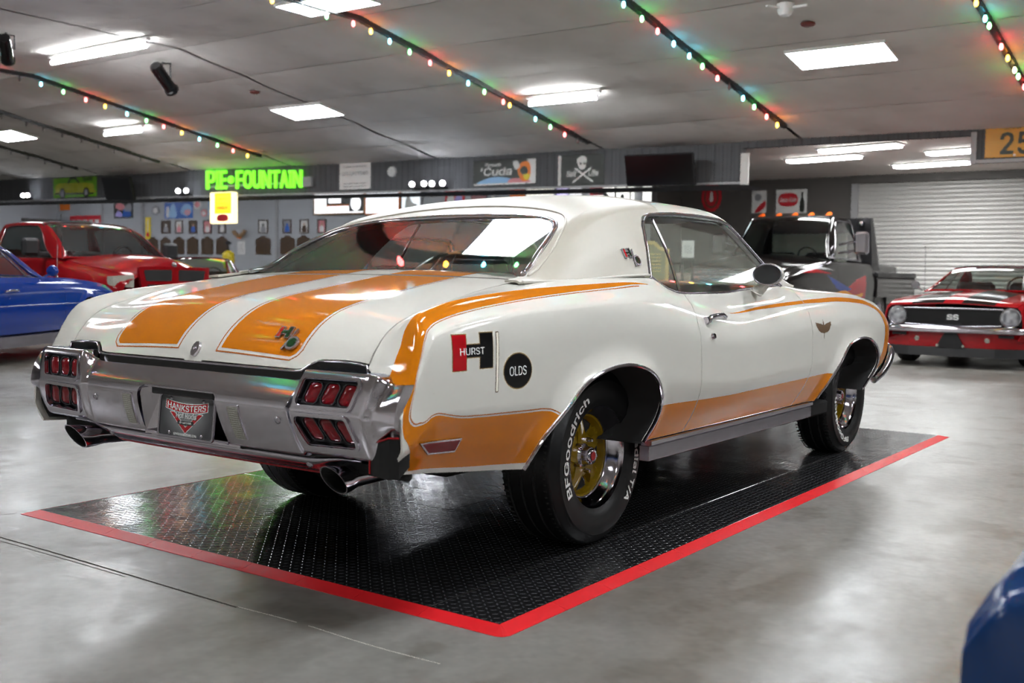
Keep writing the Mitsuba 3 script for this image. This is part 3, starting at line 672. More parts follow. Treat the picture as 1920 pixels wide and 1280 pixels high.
# ---- trunk lid, deck, hood
def x_at_z(v, z):
    xs = np.linspace(-1.27, -1.0, 400); zz = body_raw(xs, np.full(400, v))[1]
    return float(np.interp(z, zz, xs))
def v_at_w(x, w):
    vs = np.linspace(.59, 1.44, 300); ww = body_raw(np.full(300, x), vs)[0]
    return float(np.interp(-w, -ww, vs))
lid_edge = []
for w, z in ((0, .724), (.25, .724), (.48, .724), (.51, .727), (.535, .745), (.56, .757), (.64, .759), (.70, .756), (.738, .752)):
    v = 1.44 if w == 0 else v_at_w(-1.22, w)
    for _ in range(3):
        x = x_at_z(v, z); v = 1.44 if w == 0 else v_at_w(x, w)
    lid_edge.append((x, v))
lid_edge[-1] = (lid_edge[-1][0], .70)
lid = Polygon(lid_edge+[(-.47, .70), (-.455, .78), (-.45, 1.44)]).buffer(-G).union(box(-1.2, 1.40, -.46, 1.44)).intersection(box(-2, .703, 1, 1.44))
edge_fix = Polygon([(lid_edge[0][0]+.001, 1.40), (-1.2, 1.40), (-1.2, 1.44), (lid_edge[0][0]+.001, 1.44)])
lid = lid.union(edge_fix)
def whole(surf, poly, off=0., skirt=.008):
    return cat3(surf.sheet(poly, off, skirt), surf.sheet(poly, off, skirt, True))
LID = put('trunk_lid', whole(BODY, lid, 0, .006), 'white_paint', COUPE)
deckp = Polygon([(-.455, .70), (-.435, .78), (-.432, 1.44), (-.24, 1.44), (-.24, .98), (-.30, .86), (-.37, .78), (-.40, .70)]).buffer(-.002).intersection(box(-.6, .70, 1, 1.44)).union(box(-.43, 1.40, -.245, 1.44))
put('deck_panel', whole(BODY, deckp), 'white_paint', COUPE)
hood = Polygon([(1.99, .705), (1.96, 1.0), (1.95, 1.44), (3.66, 1.44), (3.64, 1.0), (3.56, .705)])
put('hood', whole(BODY, hood), 'white_paint', COUPE)
put('cowl_panel', whole(BODY, box(1.7, .60, 1.985, 1.44), -.010, 0), 'white_paint', COUPE)
put('trunk_gutter', whole(BODY, box(-1.20, .66, -.40, .76), -.012, 0), 'underbody_shade_black', COUPE)
put('deck_gutter', whole(BODY, box(-.50, .70, -.40, 1.44), -.012, 0), 'underbody_shade_black', COUPE)
def stripe(name, surf, poly, parents, bsdf='gold_paint', off=.0007, sides=True):
    r = [put(name, surf.sheet(poly, off), bsdf, parents[0])]
    if sides: r.append(put(name, surf.sheet(poly, off, 0, True), bsdf, parents[1]))
    return r
lane = Polygon([(-1.228, v_at_w(-1.2, .455)+.04), (-1.22, v_at_w(-1.2, .118)), (-.24, v_at_w(-.4, .112)), (-.24, v_at_w(-.4, .456)), (-1.19, v_at_w(-1.2, .456)), (-1.205, v_at_w(-1.2, .45))])
lane0 = Polygon([(-1.224, v_at_w(-1.2, .112)), (-1.224, v_at_w(-1.2, .43)), (-1.216, v_at_w(-1.2, .448)), (-1.204, v_at_w(-1.2, .456)), (-.24, v_at_w(-.4, .456)), (-.24, v_at_w(-.4, .112))])
def wide_buf(g, d):
    """grows the lane evenly on the lid, whose steep tail squeezes x"""
    q = shapely.affinity.scale(g, 2.0, 1, origin=(0, 0)).buffer(d, join_style=2); return shapely.affinity.scale(q, .5, 1, origin=(0, 0))
lid_s = lane0.intersection(lid.buffer(-.003)); deck_s = lane0.intersection(deckp.buffer(-.002))
stripe('stripe', BODY, lid_s, (LID, LID))
stripe('stripe', BODY, deck_s, (COUPE+'__deck_panel', COUPE+'__deck_panel'))
pin = wide_buf(lane0, .0165).difference(wide_buf(lane0, .0118)).intersection(lid.buffer(-.003)).intersection(box(-2, 0, -.3, 1.42))
stripe('pinstripe', BODY, pin, (LID, LID), 'pin_line')
# ---- side stripes
q_out = [(-1.218, .634), (-1.18, .633), (-1.140, .628), (-1.113, .609), (-1.079, .599), (-1.036, .593), (-.916, .588), (-.677, .585), (-.371, .584), (-.091, .585), (.188, .588), (.247, .587)]
q_in = [(.247, .5855), (.1, .578), (-.03, .572), (-.396, .562), (-.679, .556), (-.903, .552), (-1.03, .551), (-1.075, .549), (-1.105, .545), (-1.142, .548), (-1.173, .556), (-1.198, .540), (-1.218, .46), (-1.230, .40), (-1.231, .35), (-1.222, .300), (-1.203, .258), (-1.166, .216), (-1.05, .176), (-.927, .166), (-.654, .166), (-.587, .163), (-.549, .156), (-.50, .135)]
q_low = [(-.45, .05), (-.60, .022), (-.943, .018), (-1.186, .019)]
q_left = [(-1.207, .087), (-1.232, .18), (-1.252, .28), (-1.256, .36), (-1.252, .45), (-1.246, .56), (-1.235, .60)]
qs = Polygon([*map(tuple, smooth_loop(q_out, 4)), *map(tuple, smooth_loop(q_in, 4)), *q_low, *q_left]).buffer(0).intersection(quarter.buffer(-.004))
put('stripe', BODY.sheet(qs, .0007), 'gold_paint', QP[0]); put('stripe', BODY.sheet(qs.intersection(box(-2, 0, 2, .54)), .0007, 0, True), 'gold_paint', QP[1])
line_in = LineString(smooth_loop(q_in, 5))
pin = line_in.buffer(.0078).difference(line_in.buffer(.0046)).difference(qs).intersection(quarter.buffer(-.004)).intersection(box(-1.3, .1, .16, .70))
right_pin = pin.difference(Polygon([*map(tuple, smooth_loop(q_out, 4)), *map(tuple, smooth_loop(q_in, 4)), *q_low, *q_left]).buffer(.002))
stripe('pinstripe', BODY, right_pin, QP, 'pin_line')
low_band = Polygon([(.10, .105), (.193, .112), (.605, .122), (1.035, .134), (1.653, .130), (2.10, .130), (2.15, .124), (2.19, .105), (2.3, .004), (.05, .004)])
for part, par in ((quarter, QP), (door, DP), (fender, FP)):
    z_ = low_band.intersection(part.buffer(-.001)).intersection(box(.05, 0, 2.5, 1))
    stripe('stripe', BODY, z_, par)
f_up = [(.93, .5785), (1.288, .5865), (1.779, .5775), (1.998, .574), (2.432, .562), (2.80, .566), (2.951, .570), (3.08, .560), (3.20, .52), (3.262, .45), (3.285, .40), (3.275, .30), (3.235, .22), (3.17, .14)]
f_lo = [(2.769, .050), (2.80, .085), (2.907, .129), (2.991, .154), (3.06, .20), (3.105, .26), (3.13, .32), (3.125, .40), (3.09, .475), (2.98, .512), (2.80, .522), (2.428, .522), (1.963, .552), (1.747, .5615), (1.267, .5765)]
fs = Polygon([*map(tuple, smooth_loop(f_up, 4)), (3.12, .115), (2.95, .05), *map(tuple, smooth_loop(f_lo, 4))]).buffer(0)
for part, par in ((door, DP), (fender, FP)):
    stripe('stripe', BODY, fs.intersection(part.buffer(-.002)), par)
# ---- flank emblems (right side; mirrored lettering would read backwards, so the left side gets its own)
def decal(name, poly_xz, bsdf, lift, parent=QP[0]):
    return put(name, BODY.sheet(flank(poly_xz), lift), bsdf, parent)
par_ = lambda x0, x1, z0, z1, s=0.: Polygon([(x0, z0), (x1, z0), (x1+s, z1), (x0+s, z1)])
red_, blk_, crs_ = par_(-1.057, -.997, .737, .841, .005), par_(-.933, -.873, .739, .844, .005), par_(-1.0, -.925, .774, .811)
decal('decal_edge', shapely.union_all([red_, blk_, crs_]).buffer(.0048, join_style=2), 'decal_cream', .0006)
decal('decal_edge', shapely.union_all([red_, blk_, crs_]).buffer(.0028, join_style=2), 'decal_bronze', .0009)
decal('decal_bar', crs_, 'decal_black', .0012); decal('decal_bar', red_, 'decal_red', .0014); decal('decal_bar', blk_, 'decal_black', .0014)
def spell(s, height, x, z, bsdf, parent, squeeze=1., bold=False, lift=.0016, width=None):
    m = text_on(s, height, bold, 1.)
    if width: m.apply_scale([width/(m.bounds[1][0]-m.bounds[0][0]), 1, 1])
    v = np.asarray(m.vertices); m = trimesh.Trimesh(v, m.faces, process=False)
    return put('lettering', on_flank(m, x, z, lift), bsdf, parent)
spell('HURST', .0205, -.967, .7915, 'white_print', QP[0], width=.112)
sl_ = par_(-.861, -.846, .661, .846, .010)
decal('decal_slash', sl_, 'decal_brown', .0006); decal('decal_slash', sl_.buffer(-.0028), 'decal_cream', .0009)
ol_ = shapely.affinity.scale(Point(-.745, .7205).buffer(1, 32), .0755, .0575)
decal('decal_disc', ol_.buffer(.0022), 'decal_cream', .0005); decal('decal_disc', ol_, 'decal_bronze', .0008); decal('decal_disc', ol_.buffer(-.0035), 'decal_black', .0011)
spell('OLDS', .0285, -.7455, .7205, 'white_print', QP[0], width=.088)
wing_ = [(0, .045), (.006, .026), (.010, .014), (.03, .020), (.115, .030), (.108, .012), (.08, -.012), (.045, -.024), (.012, -.026), (.004, -.03), (.003, -.05), (0, -.058)]
wing = Polygon(wing_+[(-a, b) for a, b in wing_[::-1]])
decal('wing_emblem', shapely.affinity.translate(wing, 2.015, .772), 'decal_brown', .0008, FP[0])
# ---- side marker lamps, handles, locks
mk = Polygon([(-1.192, .5435), (-1.0, .5375), (-1.018, .497), (-1.135, .503)])
for s in (False, True):
    for nm, pl, b, l in (('side_marker', mk, 'chrome', .006), ('lens', mk.buffer(-.0055), 'dark_red_lens', .0075)):
        if nm == 'side_marker': mkp = put(nm, BODY.sheet(flank(pl), l, .008, s), b, COUPE)
        else: put(nm, BODY.sheet(flank(pl), l, .004, s), b, mkp)
def handle():
    p = on_body([(.635, .838), (.655, .848), (.72, .852), (.80, .852), (.85, .850)], .022); p[0] = on_body([(.63, .832)], .004)[0]; p[-1] = on_body([(.868, .849)], .006)[0]
    a = tube(p, [.010, .011, .009, .008, .006], 10); b = tube(on_body([(.622, .842), (.66, .842)], .004), [.016, .014], 12)
    return join(a, b)
h_ = handle()
lk = tube(np.vstack([on_body([(.661, .777)], .0), on_body([(.661, .777)], .012)]), [.013, .011], 14)
for i in (0, 1):
    put('handle', mirror(h_) if i else h_, 'chrome', DP[i], 50); put('lock', mirror(lk) if i else lk, 'chrome', DP[i], 40)
# ---- rocker mouldings and underside
rx = np.linspace(.215, 2.0, 30)
def rocker(z0, z1, w, t):
    V, Fc = [], []
    for x in rx:
        ww = float(w_side(x))-w
        V += [[x, -ww, z1], [x, -ww-t, z1-.004], [x, -ww-t, z0+.004], [x, -ww, z0], [x, -ww+.04, z0], [x, -ww+.04, z1]]
    n = 6
    for i in range(len(rx)-1):
        for k in range(n):
            l = (k+1) % n; Fc += [[i*n+k, (i+1)*n+k, (i+1)*n+l], [i*n+k, (i+1)*n+l, i*n+l]]
    Fc += [[0, k, k+1] for k in range(1, 5)] + [[(len(rx)-1)*6, (len(rx)-1)*6+k+1, (len(rx)-1)*6+k] for k in range(1, 5)]
    return trimesh.Trimesh(V, Fc, process=False)
r1, r2 = rocker(.362, .385, .052, .006), rocker(.302, .360, .058, .002)
put('rocker_moulding', r1, 'chrome', COUPE, 30); put('rocker_moulding', mirror(r1), 'chrome', COUPE, 30)
put('rocker_panel', r2, 'satin_chrome', COUPE, 30); put('rocker_panel', mirror(r2), 'satin_chrome', COUPE, 30)
put('floor_pan', join(bx(-.55, 3.3, -.50, .50, .30, .36, .01), bx(.42, 2.35, -.86, .86, .285, .36, .01), bx(-.2, .2, -.5, .5, .42, .5)), 'underbody_shade_black', COUPE)
put('fuel_tank', bx(-1.06, -.45, -.45, .45, .40, .55, .03), 'underbody_shade_black', COUPE)
put('axle', join(tube([(0, -.62, .335), (0, .62, .335)], .04, 12), moved(trimesh.creation.icosphere(2, .12), 0, 0, .335)), 'rubber', COUPE, 40)
put('tail_panel', bx(-1.17, -1.14, -.86, .86, .42, .70, .01), 'underbody_shade_black', COUPE)
put('trunk_floor', bx(-1.15, -.45, -.74, .74, .56, .60), 'underbody_shade_black', COUPE)
# ------------------------------------------------------------------ greenhouse parts
def hpts(uv, lift=0.):
    uv = np.atleast_2d(np.asarray(uv, float)); return HOUSE.point(uv)+lift*HOUSE.normal(uv)
g_side = [(-.43, .30), (-.375, .357), (-.285, .380), (-.199, .396), (-.115, .414), (-.04, .437), (.006, .460), (.040, .482), (.065, .508), (.09, .545), (.113, .593), (.135, .69), (.148, .80), (.156, .92), (.158, 1.02)]
g_curve = smooth_loop(g_side, 5)
rear_glass = Polygon([*map(tuple, g_curve), (-.43, 1.02)])
win_edge = [(.338, -.001), (.352, .03), (.385, .10), (.435, .19), (.485, .262), (.53, .297), (.57, .305), (.66, .306), (.84, .307), (1.07, .307), (1.31, .305), (1.385, .298), (1.42, .286), (1.47, .25), (1.538, .20), (1.60, .13), (1.665, .05), (1.70, -.001)]
side_open = Polygon(win_edge)
SEAM = .70
vinyl = box(-.545, .012, SEAM, 1.02).difference(rear_glass.buffer(.012)).difference(side_open.buffer(.012)).difference(box(-.56, .34, -.40, 1.03))
vinyl = vinyl.difference(Polygon([(.36, -.01), (.50, .26), (.55, .30), (.71, .30), (.71, -.01)]))
put('vinyl_roof', whole(HOUSE, vinyl, .004, .008), 'vinyl', COUPE)
ws = Polygon([(1.452, 1.02), (1.450, .80), (1.44, .62), (1.425, .47), (1.44, .405), (1.60, .395), (1.82, .390), (2.06, .388), (2.13, .50), (2.13, 1.02)])
front_roof = box(SEAM+.003, .312, 1.44, 1.02).difference(ws.buffer(.012))
put('roof_panel', whole(HOUSE, front_roof, .0015, .008), 'white_paint', COUPE)
both('windshield_pillar', HOUSE, Polygon([(1.37, .305), (1.41, .287), (1.545, .205), (1.61, .13), (1.70, 0), (2.0, 0), (2.05, .37), (1.44, .385)]), 'white_paint', off=.0, skirt=.02)
def smooth_pane(poly, inner, fit):
    """one even pane through the sheet's points: fit 'x' gives x(y, z), fit 'y' gives y(x, z)"""
    uv = inner; P_ = HOUSE.point(uv); i, j = (1, 2) if fit == 'x' else (0, 2); o = 0 if fit == 'x' else 1
    def basis(a, b): return np.c_[np.ones(len(a)), b, a*a, b*b, a*a*b] if fit == 'x' else np.c_[np.ones(len(a)), a, b, b*b]
    k = np.linalg.lstsq(basis(P_[:, i], P_[:, j]), P_[:, o], rcond=None)[0]
    e = HOUSE.point(np.asarray(poly.segmentize(.02).exterior.coords)); g = Polygon(np.c_[e[:, i], e[:, j]]).buffer(0)
    if fit == 'x': g = g.union(shapely.affinity.scale(g, -1, 1, origin=(0, 0)).buffer(1e-4)).buffer(.004).buffer(-.001)
    def F(a, b):
        v = basis(np.asarray(a), np.asarray(b)) @ k; return np.stack([v, a, b], 1) if fit == 'x' else np.stack([a, v, b], 1)
    x0, y0, x1, y1 = g.bounds
    return Surf(F, np.linspace(x0, x1, 24), np.linspace(y0, y1, 14)), g
uvs = np.array([(x, v) for x in np.linspace(-.40, .15, 16) for v in np.linspace(.36, 1.02, 16) if rear_glass.contains(Point(x, v))])
S_, g_ = smooth_pane(rear_glass, uvs, 'x')
rw_ = S_.sheet(g_, -.006); rw_ = (rw_[0]+[.006, 0, 0], rw_[1], rw_[2]); put('rear_window', rw_, 'tinted_glass', COUPE)
put('windshield', whole(HOUSE, ws, -.004, 0), 'glass', COUPE)
vent = lambda v: .598+.145*v
qg = side_open.intersection(Polygon([(.2, -.01), (vent(-.01), -.01), (vent(.34), .34), (.2, .34)])); dg = side_open.difference(qg)
uvs = np.array([(x, v) for x in np.linspace(.4, 1.6, 24) for v in np.linspace(.02, .29, 10) if side_open.contains(Point(x, v))])
for nm_, pg in (('quarter_window', qg), ('door_window', dg)):
    S_, g_ = smooth_pane(pg, uvs, 'y'); m_ = S_.sheet(g_.buffer(.004)); m_ = (m_[0]+[0, .012, 0], m_[1], m_[2])
    put(nm_, m_, 'glass', COUPE); put(nm_, mirror(m_), 'glass', COUPE)
def bars(name, p, r, bsdf, n=8, **k):
    t = tube(p, r, n); put(name, t, bsdf, COUPE, 45, **k); put(name, mirror(t), bsdf, COUPE, 45, **k)
bars('window_divider', hpts([(vent(v), v) for v in np.linspace(.0, .305, 9)], -.012), .007, 'chrome')
half = hpts(g_curve[3:], .004); full = np.vstack([half, (half*[1, -1, 1])[::-1][1:]])
put('rear_window_trim', tube(full, .0105, 10), 'chrome', COUPE, 45)
seam_l = smooth_loop([(-.425, .250), (-.30, .318), (-.138, .368), (-.02, .405), (.045, .432), (.095, .465), (.135, .50), (.175, .555), (.21, .64), (.235, .75), (.25, .88), (.254, 1.02)], 4)
half = hpts(seam_l, .005); full = np.vstack([half, (half*[1, -1, 1])[::-1][1:]])
put('roof_piping', tube(full, .0045, 8), 'vinyl', COUPE, 45)
half = hpts([(SEAM, v) for v in np.linspace(.315, 1.02, 24)], .003); full = np.vstack([half, (half*[1, -1, 1])[::-1][1:]])
put('roof_piping', tube(full, .005, 8), 'vinyl', COUPE, 45)
bars('vinyl_edge_trim', hpts([(x, .012) for x in np.linspace(-.53, .335, 24)], .004), .0055, 'white_paint')
we = smooth_loop(win_edge, 4)
bars('window_trim', hpts(we[:we.shape[0]*6//17], .004), .0065, 'chrome')
bars('drip_rail', hpts([(.50, .285), (.53, .303), (.58, .312), (.70, .314), (.84, .315), (1.07, .315), (1.31, .313), (1.39, .305), (1.43, .290)], .008), [.006, .008, .009, .009, .009, .009, .009, .008, .006], 'chrome')
bars('windshield_trim', hpts([(1.415, .300), (1.46, .268), (1.545, .21), (1.61, .135), (1.66, .06), (1.70, .0)], .006), .009, 'satin_chrome')
sill = BODY.point(np.c_[np.linspace(.60, 1.86, 30), np.full(30, .695)])
bars('window_sill', sill, .0055, 'satin_chrome')
bars('window_sill', hpts([(.335, .02), (.40, .0), (.47, .0), (.53, .0), (.61, .0)], .002), .005, 'satin_chrome')
put('windshield_trim', tube(np.vstack([(a := hpts([(1.448, v) for v in np.linspace(.42, 1.02, 16)], .004)), (a*[1, -1, 1])[::-1][1:]]), .007, 8), 'chrome', COUPE, 45)
hl = box(-.3, .34, 1.42, 1.02).difference(rear_glass.buffer(.03)).difference(ws.buffer(.02))
put('headliner', whole(HOUSE, hl, -.035, 0), 'interior_black', COUPE)
both('pillar_lining', HOUSE, box(-.42, .02, .62, .37).difference(side_open.buffer(.012)).difference(rear_glass.buffer(.012)), 'interior_black', off=-.035, skirt=0)
# ---- interior
put('parcel_shelf', bx(-.36, .05, -.70, .70, .90, .93, .008), 'interior_black', COUPE)
put('cabin_floor', join(bx(.46, 2.0, -.80, .80, .37, .40), bx(-.30, .45, -.50, .50, .37, .40)), 'carpet_black', COUPE)
put('rear_seat', join(bx(-.02, .14, -.66, .66, .50, .90, .05), bx(.12, .62, -.64, .64, .44, .62, .06)), 'interior_black', COUPE)
def bucket(y):
    s_ = bx(.86, 1.38, y-.25, y+.25, .42, .60, .06)
    b = bx(-.06, .06, -.245, .245, 0, .50, .05); b.apply_transform(trimesh.transformations.rotation_matrix(-.26, [0, 1, 0])); b.apply_translation([.86, y, .55])
    h = bx(-.05, .05, -.17, .17, .44, .60, .045); h.apply_transform(trimesh.transformations.rotation_matrix(-.26, [0, 1, 0])); h.apply_translation([.86, y, .545])
    return s_, b, h
for y in (.34, -.36):
    a, b, h = bucket(y); k_ = put('front_seat', a, 'interior_black', COUPE)
    put('backrest', b, 'interior_black', k_); put('headrest', h, 'interior_black', k_)
put('dashboard', join(bx(1.66, 1.98, -.76, .76, .74, .93, .05), bx(1.60, 1.80, .12, .60, .78, .90, .03)), 'interior_black', COUPE)
a = np.linspace(0, 2*np.pi, 32, endpoint=False)
swp = np.stack([0*a, .19*np.cos(a), .19*np.sin(a)], 1) @ trimesh.transformations.rotation_matrix(.45, [0, 1, 0])[:3, :3].T + [1.42, .36, .90]
put('steering_wheel', join(tube(swp, .013, 8, True), tube([swp[0], swp[16]], .012, 6), tube([[1.42, .36, .90], [1.62, .36, .82]], .03, 8)), 'interior_black', COUPE, 40)
put('rear_view_mirror', join(bx(1.44, 1.46, -.12, .12, 1.215, 1.27, .01), tube([(1.45, 0, 1.25), (1.47, 0, 1.30)], .006, 6)), 'black_gloss', COUPE)
dpan = box(.45, .30, 1.86, .69)
both('door_lining', BODY, dpan, 'interior_black', off=-.05, skirt=0)
# ---- badges on the pillar and the lid: a red-and-black bar letter, a slash and a small ring, all chrome edged
def badge(s):
    """badge drawn in (a, b), about 1 wide; returns chrome, red, black pieces"""
    H = shapely.union_all([box(-.50, .03, -.36, .40), box(-.13, .03, .01, .40), box(-.36, .16, -.13, .27)])
    sl = Polygon([(.0, -.40), (.07, -.40), (.24, .36), (.17, .36)])
    ring = Point(.30, -.15).buffer(.235, 20)
    ch = shapely.union_all([H.buffer(.025, join_style=2), sl, ring])
    f = lambda g: shapely.affinity.scale(g, s, s, origin=(0, 0))
    return extrude(f(ch), .007), extrude(f(box(-.49, .04, -.37, .39)), .0078), extrude(f(shapely.union_all([box(-.12, .04, .0, .39), box(-.36, .17, -.13, .26)])), .0078), extrude(f(Point(.30, -.15).buffer(.165, 16)), .0078)
def place_badge(s, o, ex, ey, parent):
    ex = np.array(ex, float); ex /= np.linalg.norm(ex); ey = np.array(ey, float); ey -= ex*(ey @ ex); ey /= np.linalg.norm(ey); ez = np.cross(ex, ey)
    ms = [frame_map(m, o, ex, ey, ez) for m in badge(s)]
    k = put('badge', ms[0], 'satin_chrome', parent)
    put('bar', ms[1], 'decal_red', k); put('bar', ms[2], 'decal_black', k); put('disc', ms[3], 'decal_black', k)
    return ez
VR = COUPE+'__vinyl_roof'
o = hpts([(.248, .102)], .004)[0]
place_badge(.098, o, hpts([(.30, .102)])[0]-hpts([(.20, .102)])[0], hpts([(.25, .14)])[0]-hpts([(.25, .06)])[0], VR)
def on_top(x, w): return BODY.point([(x, v_at_w(x, w))])[0]
o = on_top(-1.188, .385)+[0, 0, .0]
nn = BODY.normal([(-1.188, v_at_w(-1.188, .385))])[0]
place_badge(.108, o+nn*.002, [0, -1, 0], np.cross(nn, [0, -1, 0]), LID)
lock_c = on_top(-1.232, .001); nl = BODY.normal([(-1.232, 1.43)])[0]; nl[1] = 0; nl /= np.linalg.norm(nl)
tk = shapely.affinity.scale(Point(0, 0).buffer(1, 16), .0165, .026)
tk = extrude(tk, .010); ey_ = np.cross(nl, [0, -1, 0])
LKp = put('trunk_lock', frame_map(tk, lock_c, [0, -1, 0], ey_, nl), 'chrome', COUPE)
put('keyhole', frame_map(extrude(Point(0, 0).buffer(.006), .0125), lock_c, [0, -1, 0], ey_, nl), 'satin_chrome', LKp)
# dark weather strip and bright lip between lid and bumper
lipp = []
for x, v in lid_edge[::-1]:
    lipp.append(BODY.point([(x, v)])[0]+[-.004, 0, -.010])
lipp = np.vstack([np.array(lipp), (np.array(lipp)*[1, -1, 1])[::-1][1:]])
lipp = np.vstack([lipp[0]+[0, -.012, -.045], lipp, lipp[-1]+[0, .012, -.045]])
def strip(path, dx, dz, h, t):
    V, Fc = [], []; n = len(path)
    for p in path: V += [p+[dx, 0, dz], p+[dx-t, 0, dz], p+[dx-t, 0, dz-h], p+[dx, 0, dz-h]]
    for i in range(n-1):
        for k in range(4):
            l = (k+1) % 4; Fc += [[i*4+k, i*4+l, i*4+4+l], [i*4+k, i*4+4+l, i*4+4+k]]
    Fc += [[0, 2, 1], [0, 3, 2], [n*4-4, n*4-3, n*4-2], [n*4-4, n*4-2, n*4-1]]
    return trimesh.Trimesh(V, Fc, process=False)
put('tail_moulding', strip(lipp, .02, .012, .030, .022), 'black_gloss', COUPE)
put('tail_moulding_lip', tube(lipp+[-.004, 0, .009], .0035, 8), 'chrome', COUPE, 45)

# ------------------------------------------------------------------ rear bumper
BK = np.array([0., .10, .14, .45, .55, .95, 1.02, 1.12])
def sstep(a, b, x):
    t = np.clip((x-a)/(b-a), 0, 1); return t*t*(3-2*t)
def bumper(u, q):
    u, q = np.asarray(u, float), np.asarray(q, float); w = np.abs(u)
    mid = np.array([[-1.205, -1.243, -1.2515, -1.301, -1.3045, -1.264, -1.255, -1.21], [.698, .7035, .696, .632, .612, .486, .474, .466]])
    lamp = np.array([[-1.215, -1.278, -1.287, -1.313, -1.316, -1.281, -1.270, -1.22], [.733, .7345, .726, .631, .612, .502, .487, .478]])
    end = np.array([[-1.19, -1.245, -1.255, -1.290, -1.292, -1.252, -1.242, -1.20], [.702, .708, .700, .622, .602, .565, .556, .55]])
    shear = np.interp(q, [0, .14, .5, 1.0], [.03, .03, 0, .025])              # the lamp housings splay away from the waist line
    a = sstep(.495, .530, w-shear); b = sstep(.795, .905, w-.2*shear)
    i = [np.stack([hermite(q, BK, np.repeat(M[k][:, None], len(q), 1)) for k in (0, 1)]) for M in (mid, lamp, end)]
    r = i[0]*(1-a)+i[1]*a; c = sstep(.80, .835, w-shear)
    step = i[1]*(1-c)+(i[0]+np.array([[0.006], [0]]))*c                         # the face drops back again beyond the housings
    r = np.where(w-shear > .70, step, r)
    r = r*(1-b)+i[2]*b
    bow = .018*(w/.9)**2
    return np.stack([r[0]+bow-.006, u, r[1]], 1)
BU = np.unique(np.round(np.concatenate([np.arange(-.905, .9051, .02), np.arange(.48, .58, .006), -np.arange(.48, .58, .006), np.arange(.78, .90, .008), -np.arange(.78, .90, .008), [-.905, .905]]), 4))
BQ = np.unique(np.round(np.concatenate([np.linspace(0, .10, 4), np.linspace(.10, .16, 7), np.linspace(.16, .44, 9), np.linspace(.44, .56, 11), np.linspace(.56, .94, 11), np.linspace(.94, 1.12, 10)]), 4))
BUMP = Surf(bumper, BU, BQ, flip=False)
_bq = np.linspace(0, 1.0, 300)
def q_at(u, z):
    u, z = np.atleast_1d(u), np.atleast_1d(z); out = []
    for a_, b_ in zip(u, z):
        zz = bumper(np.full(300, a_), _bq)[:, 2]; k = int(np.argmax(zz)); out.append(np.interp(-b_, -zz[k:], _bq[k:]))
    return np.array(out)
def on_bump(poly):
    poly = poly.segmentize(.015); c = np.asarray(poly.exterior.coords); return Polygon(np.c_[c[:, 0], q_at(c[:, 0], c[:, 1])]).buffer(0)
up_ = Polygon([(.572, .709), (.786, .712), (.757, .637), (.548, .634)]).buffer(-.012).buffer(.012)
lo_ = Polygon([(.541, .600), (.747, .604), (.778, .523), (.582, .517)]).buffer(-.014).buffer(.014)
neg = lambda p: shapely.affinity.scale(p, -1, 1, origin=(0, 0))
rec = Polygon([(-.168, .640), (.182, .640), (.205, .628), (.214, .60), (.222, .482), (-.200, .482), (-.190, .60), (-.182, .628)]).buffer(-.006).buffer(.006)
bk_ = [Polygon([(s*.246, .603), (s*.290, .603), (s*.296, .502), (s*.254, .502)]) for s in (1, -1)]
lamps = [up_, lo_, neg(up_), neg(lo_)]
hole = shapely.union_all([on_bump(p) for p in lamps+[rec]])
bump_poly = box(-.905, 0, .905, 1.12).difference(hole)
RB = put('rear_bumper', BUMP.sheet(bump_poly, 0, .020), 'chrome', COUPE)
# closed ends that run forward along the quarter panel
for s in (1, -1):
    e = bumper(np.full(len(BQ), s*.904), BQ); f_ = e.copy(); f_[:, 0] = np.maximum(e[:, 0]+.06, -1.232); f_[:, 1] = s*.912
    n = len(e); V = np.vstack([e, f_]); Fc = [q for k in range(n-1) for q in ([k, k+1, n+k+1], [k, n+k+1, n+k])]
    put('bumper_return', trimesh.Trimesh(V, Fc, process=False), 'chrome', RB, 40)
    if s > 0: continue                                                     # the rubber guard shows on the right corner only
    pl = np.array([[-1.262, s*.800], [-1.272, s*.845], [-1.272, s*.880], [-1.258, s*.905], [-1.222, s*.912]])
    zt = [.535, .550, .562, .562, .520]; zb_ = [.452, .447, .445, .448, .478]
    V = np.vstack([np.c_[pl, zt], np.c_[pl, zb_]]); Fc = [q for k in range(4) for q in ([k, k+1, 5+k+1], [k, 5+k+1, 5+k])]
    g_ = put('bumper_guard', trimesh.Trimesh(V, Fc, process=False), 'rubber', RB)
    put('red_edging', tube(np.vstack([np.c_[pl[:1], zb_[:1]], np.c_[pl[:4], zt[:4]]])+[-.002, 0, 0], .0028, 6), 'red_line', g_)
# lower roll pan in chrome with a red hem
def roll(u, q):
    w = np.abs(u); fade = sstep(.50, .66, w)
    X = np.stack([-1.222+0*w, -1.232+0*w, -1.205+.01*fade, -1.175+.02*fade, -1.10+0*w]); Z = np.stack([.470+.012*fade, .455+.014*fade, .428+.030*fade, .411+.044*fade, .405+.050*fade])
    K = np.array([0, .2, .55, .9, 1.2])
    return np.stack([hermite(q, K, X)+.012*(w/.6)**2, u, hermite(q, K, Z)], 1)
RS = Surf(roll, np.linspace(-.72, .72, 60), np.linspace(0, 1.2, 16))
put('lower_apron', RS.sheet(box(-.72, 0, .72, 1.2)), 'chrome', RB)
hem = RS.point(np.c_[np.linspace(-.66, .66, 50), np.full(50, .93)])
put('red_hem', tube(hem+[-.002, 0, -.003], .003, 6), 'red_line', RB, 45)
hem2 = RS.point(np.c_[np.linspace(-.78, .78, 50), np.full(50, .03)])
put('groove', tube(hem2+[-.010, 0, .001], .0045, 6), 'black_gloss', RB, 45)
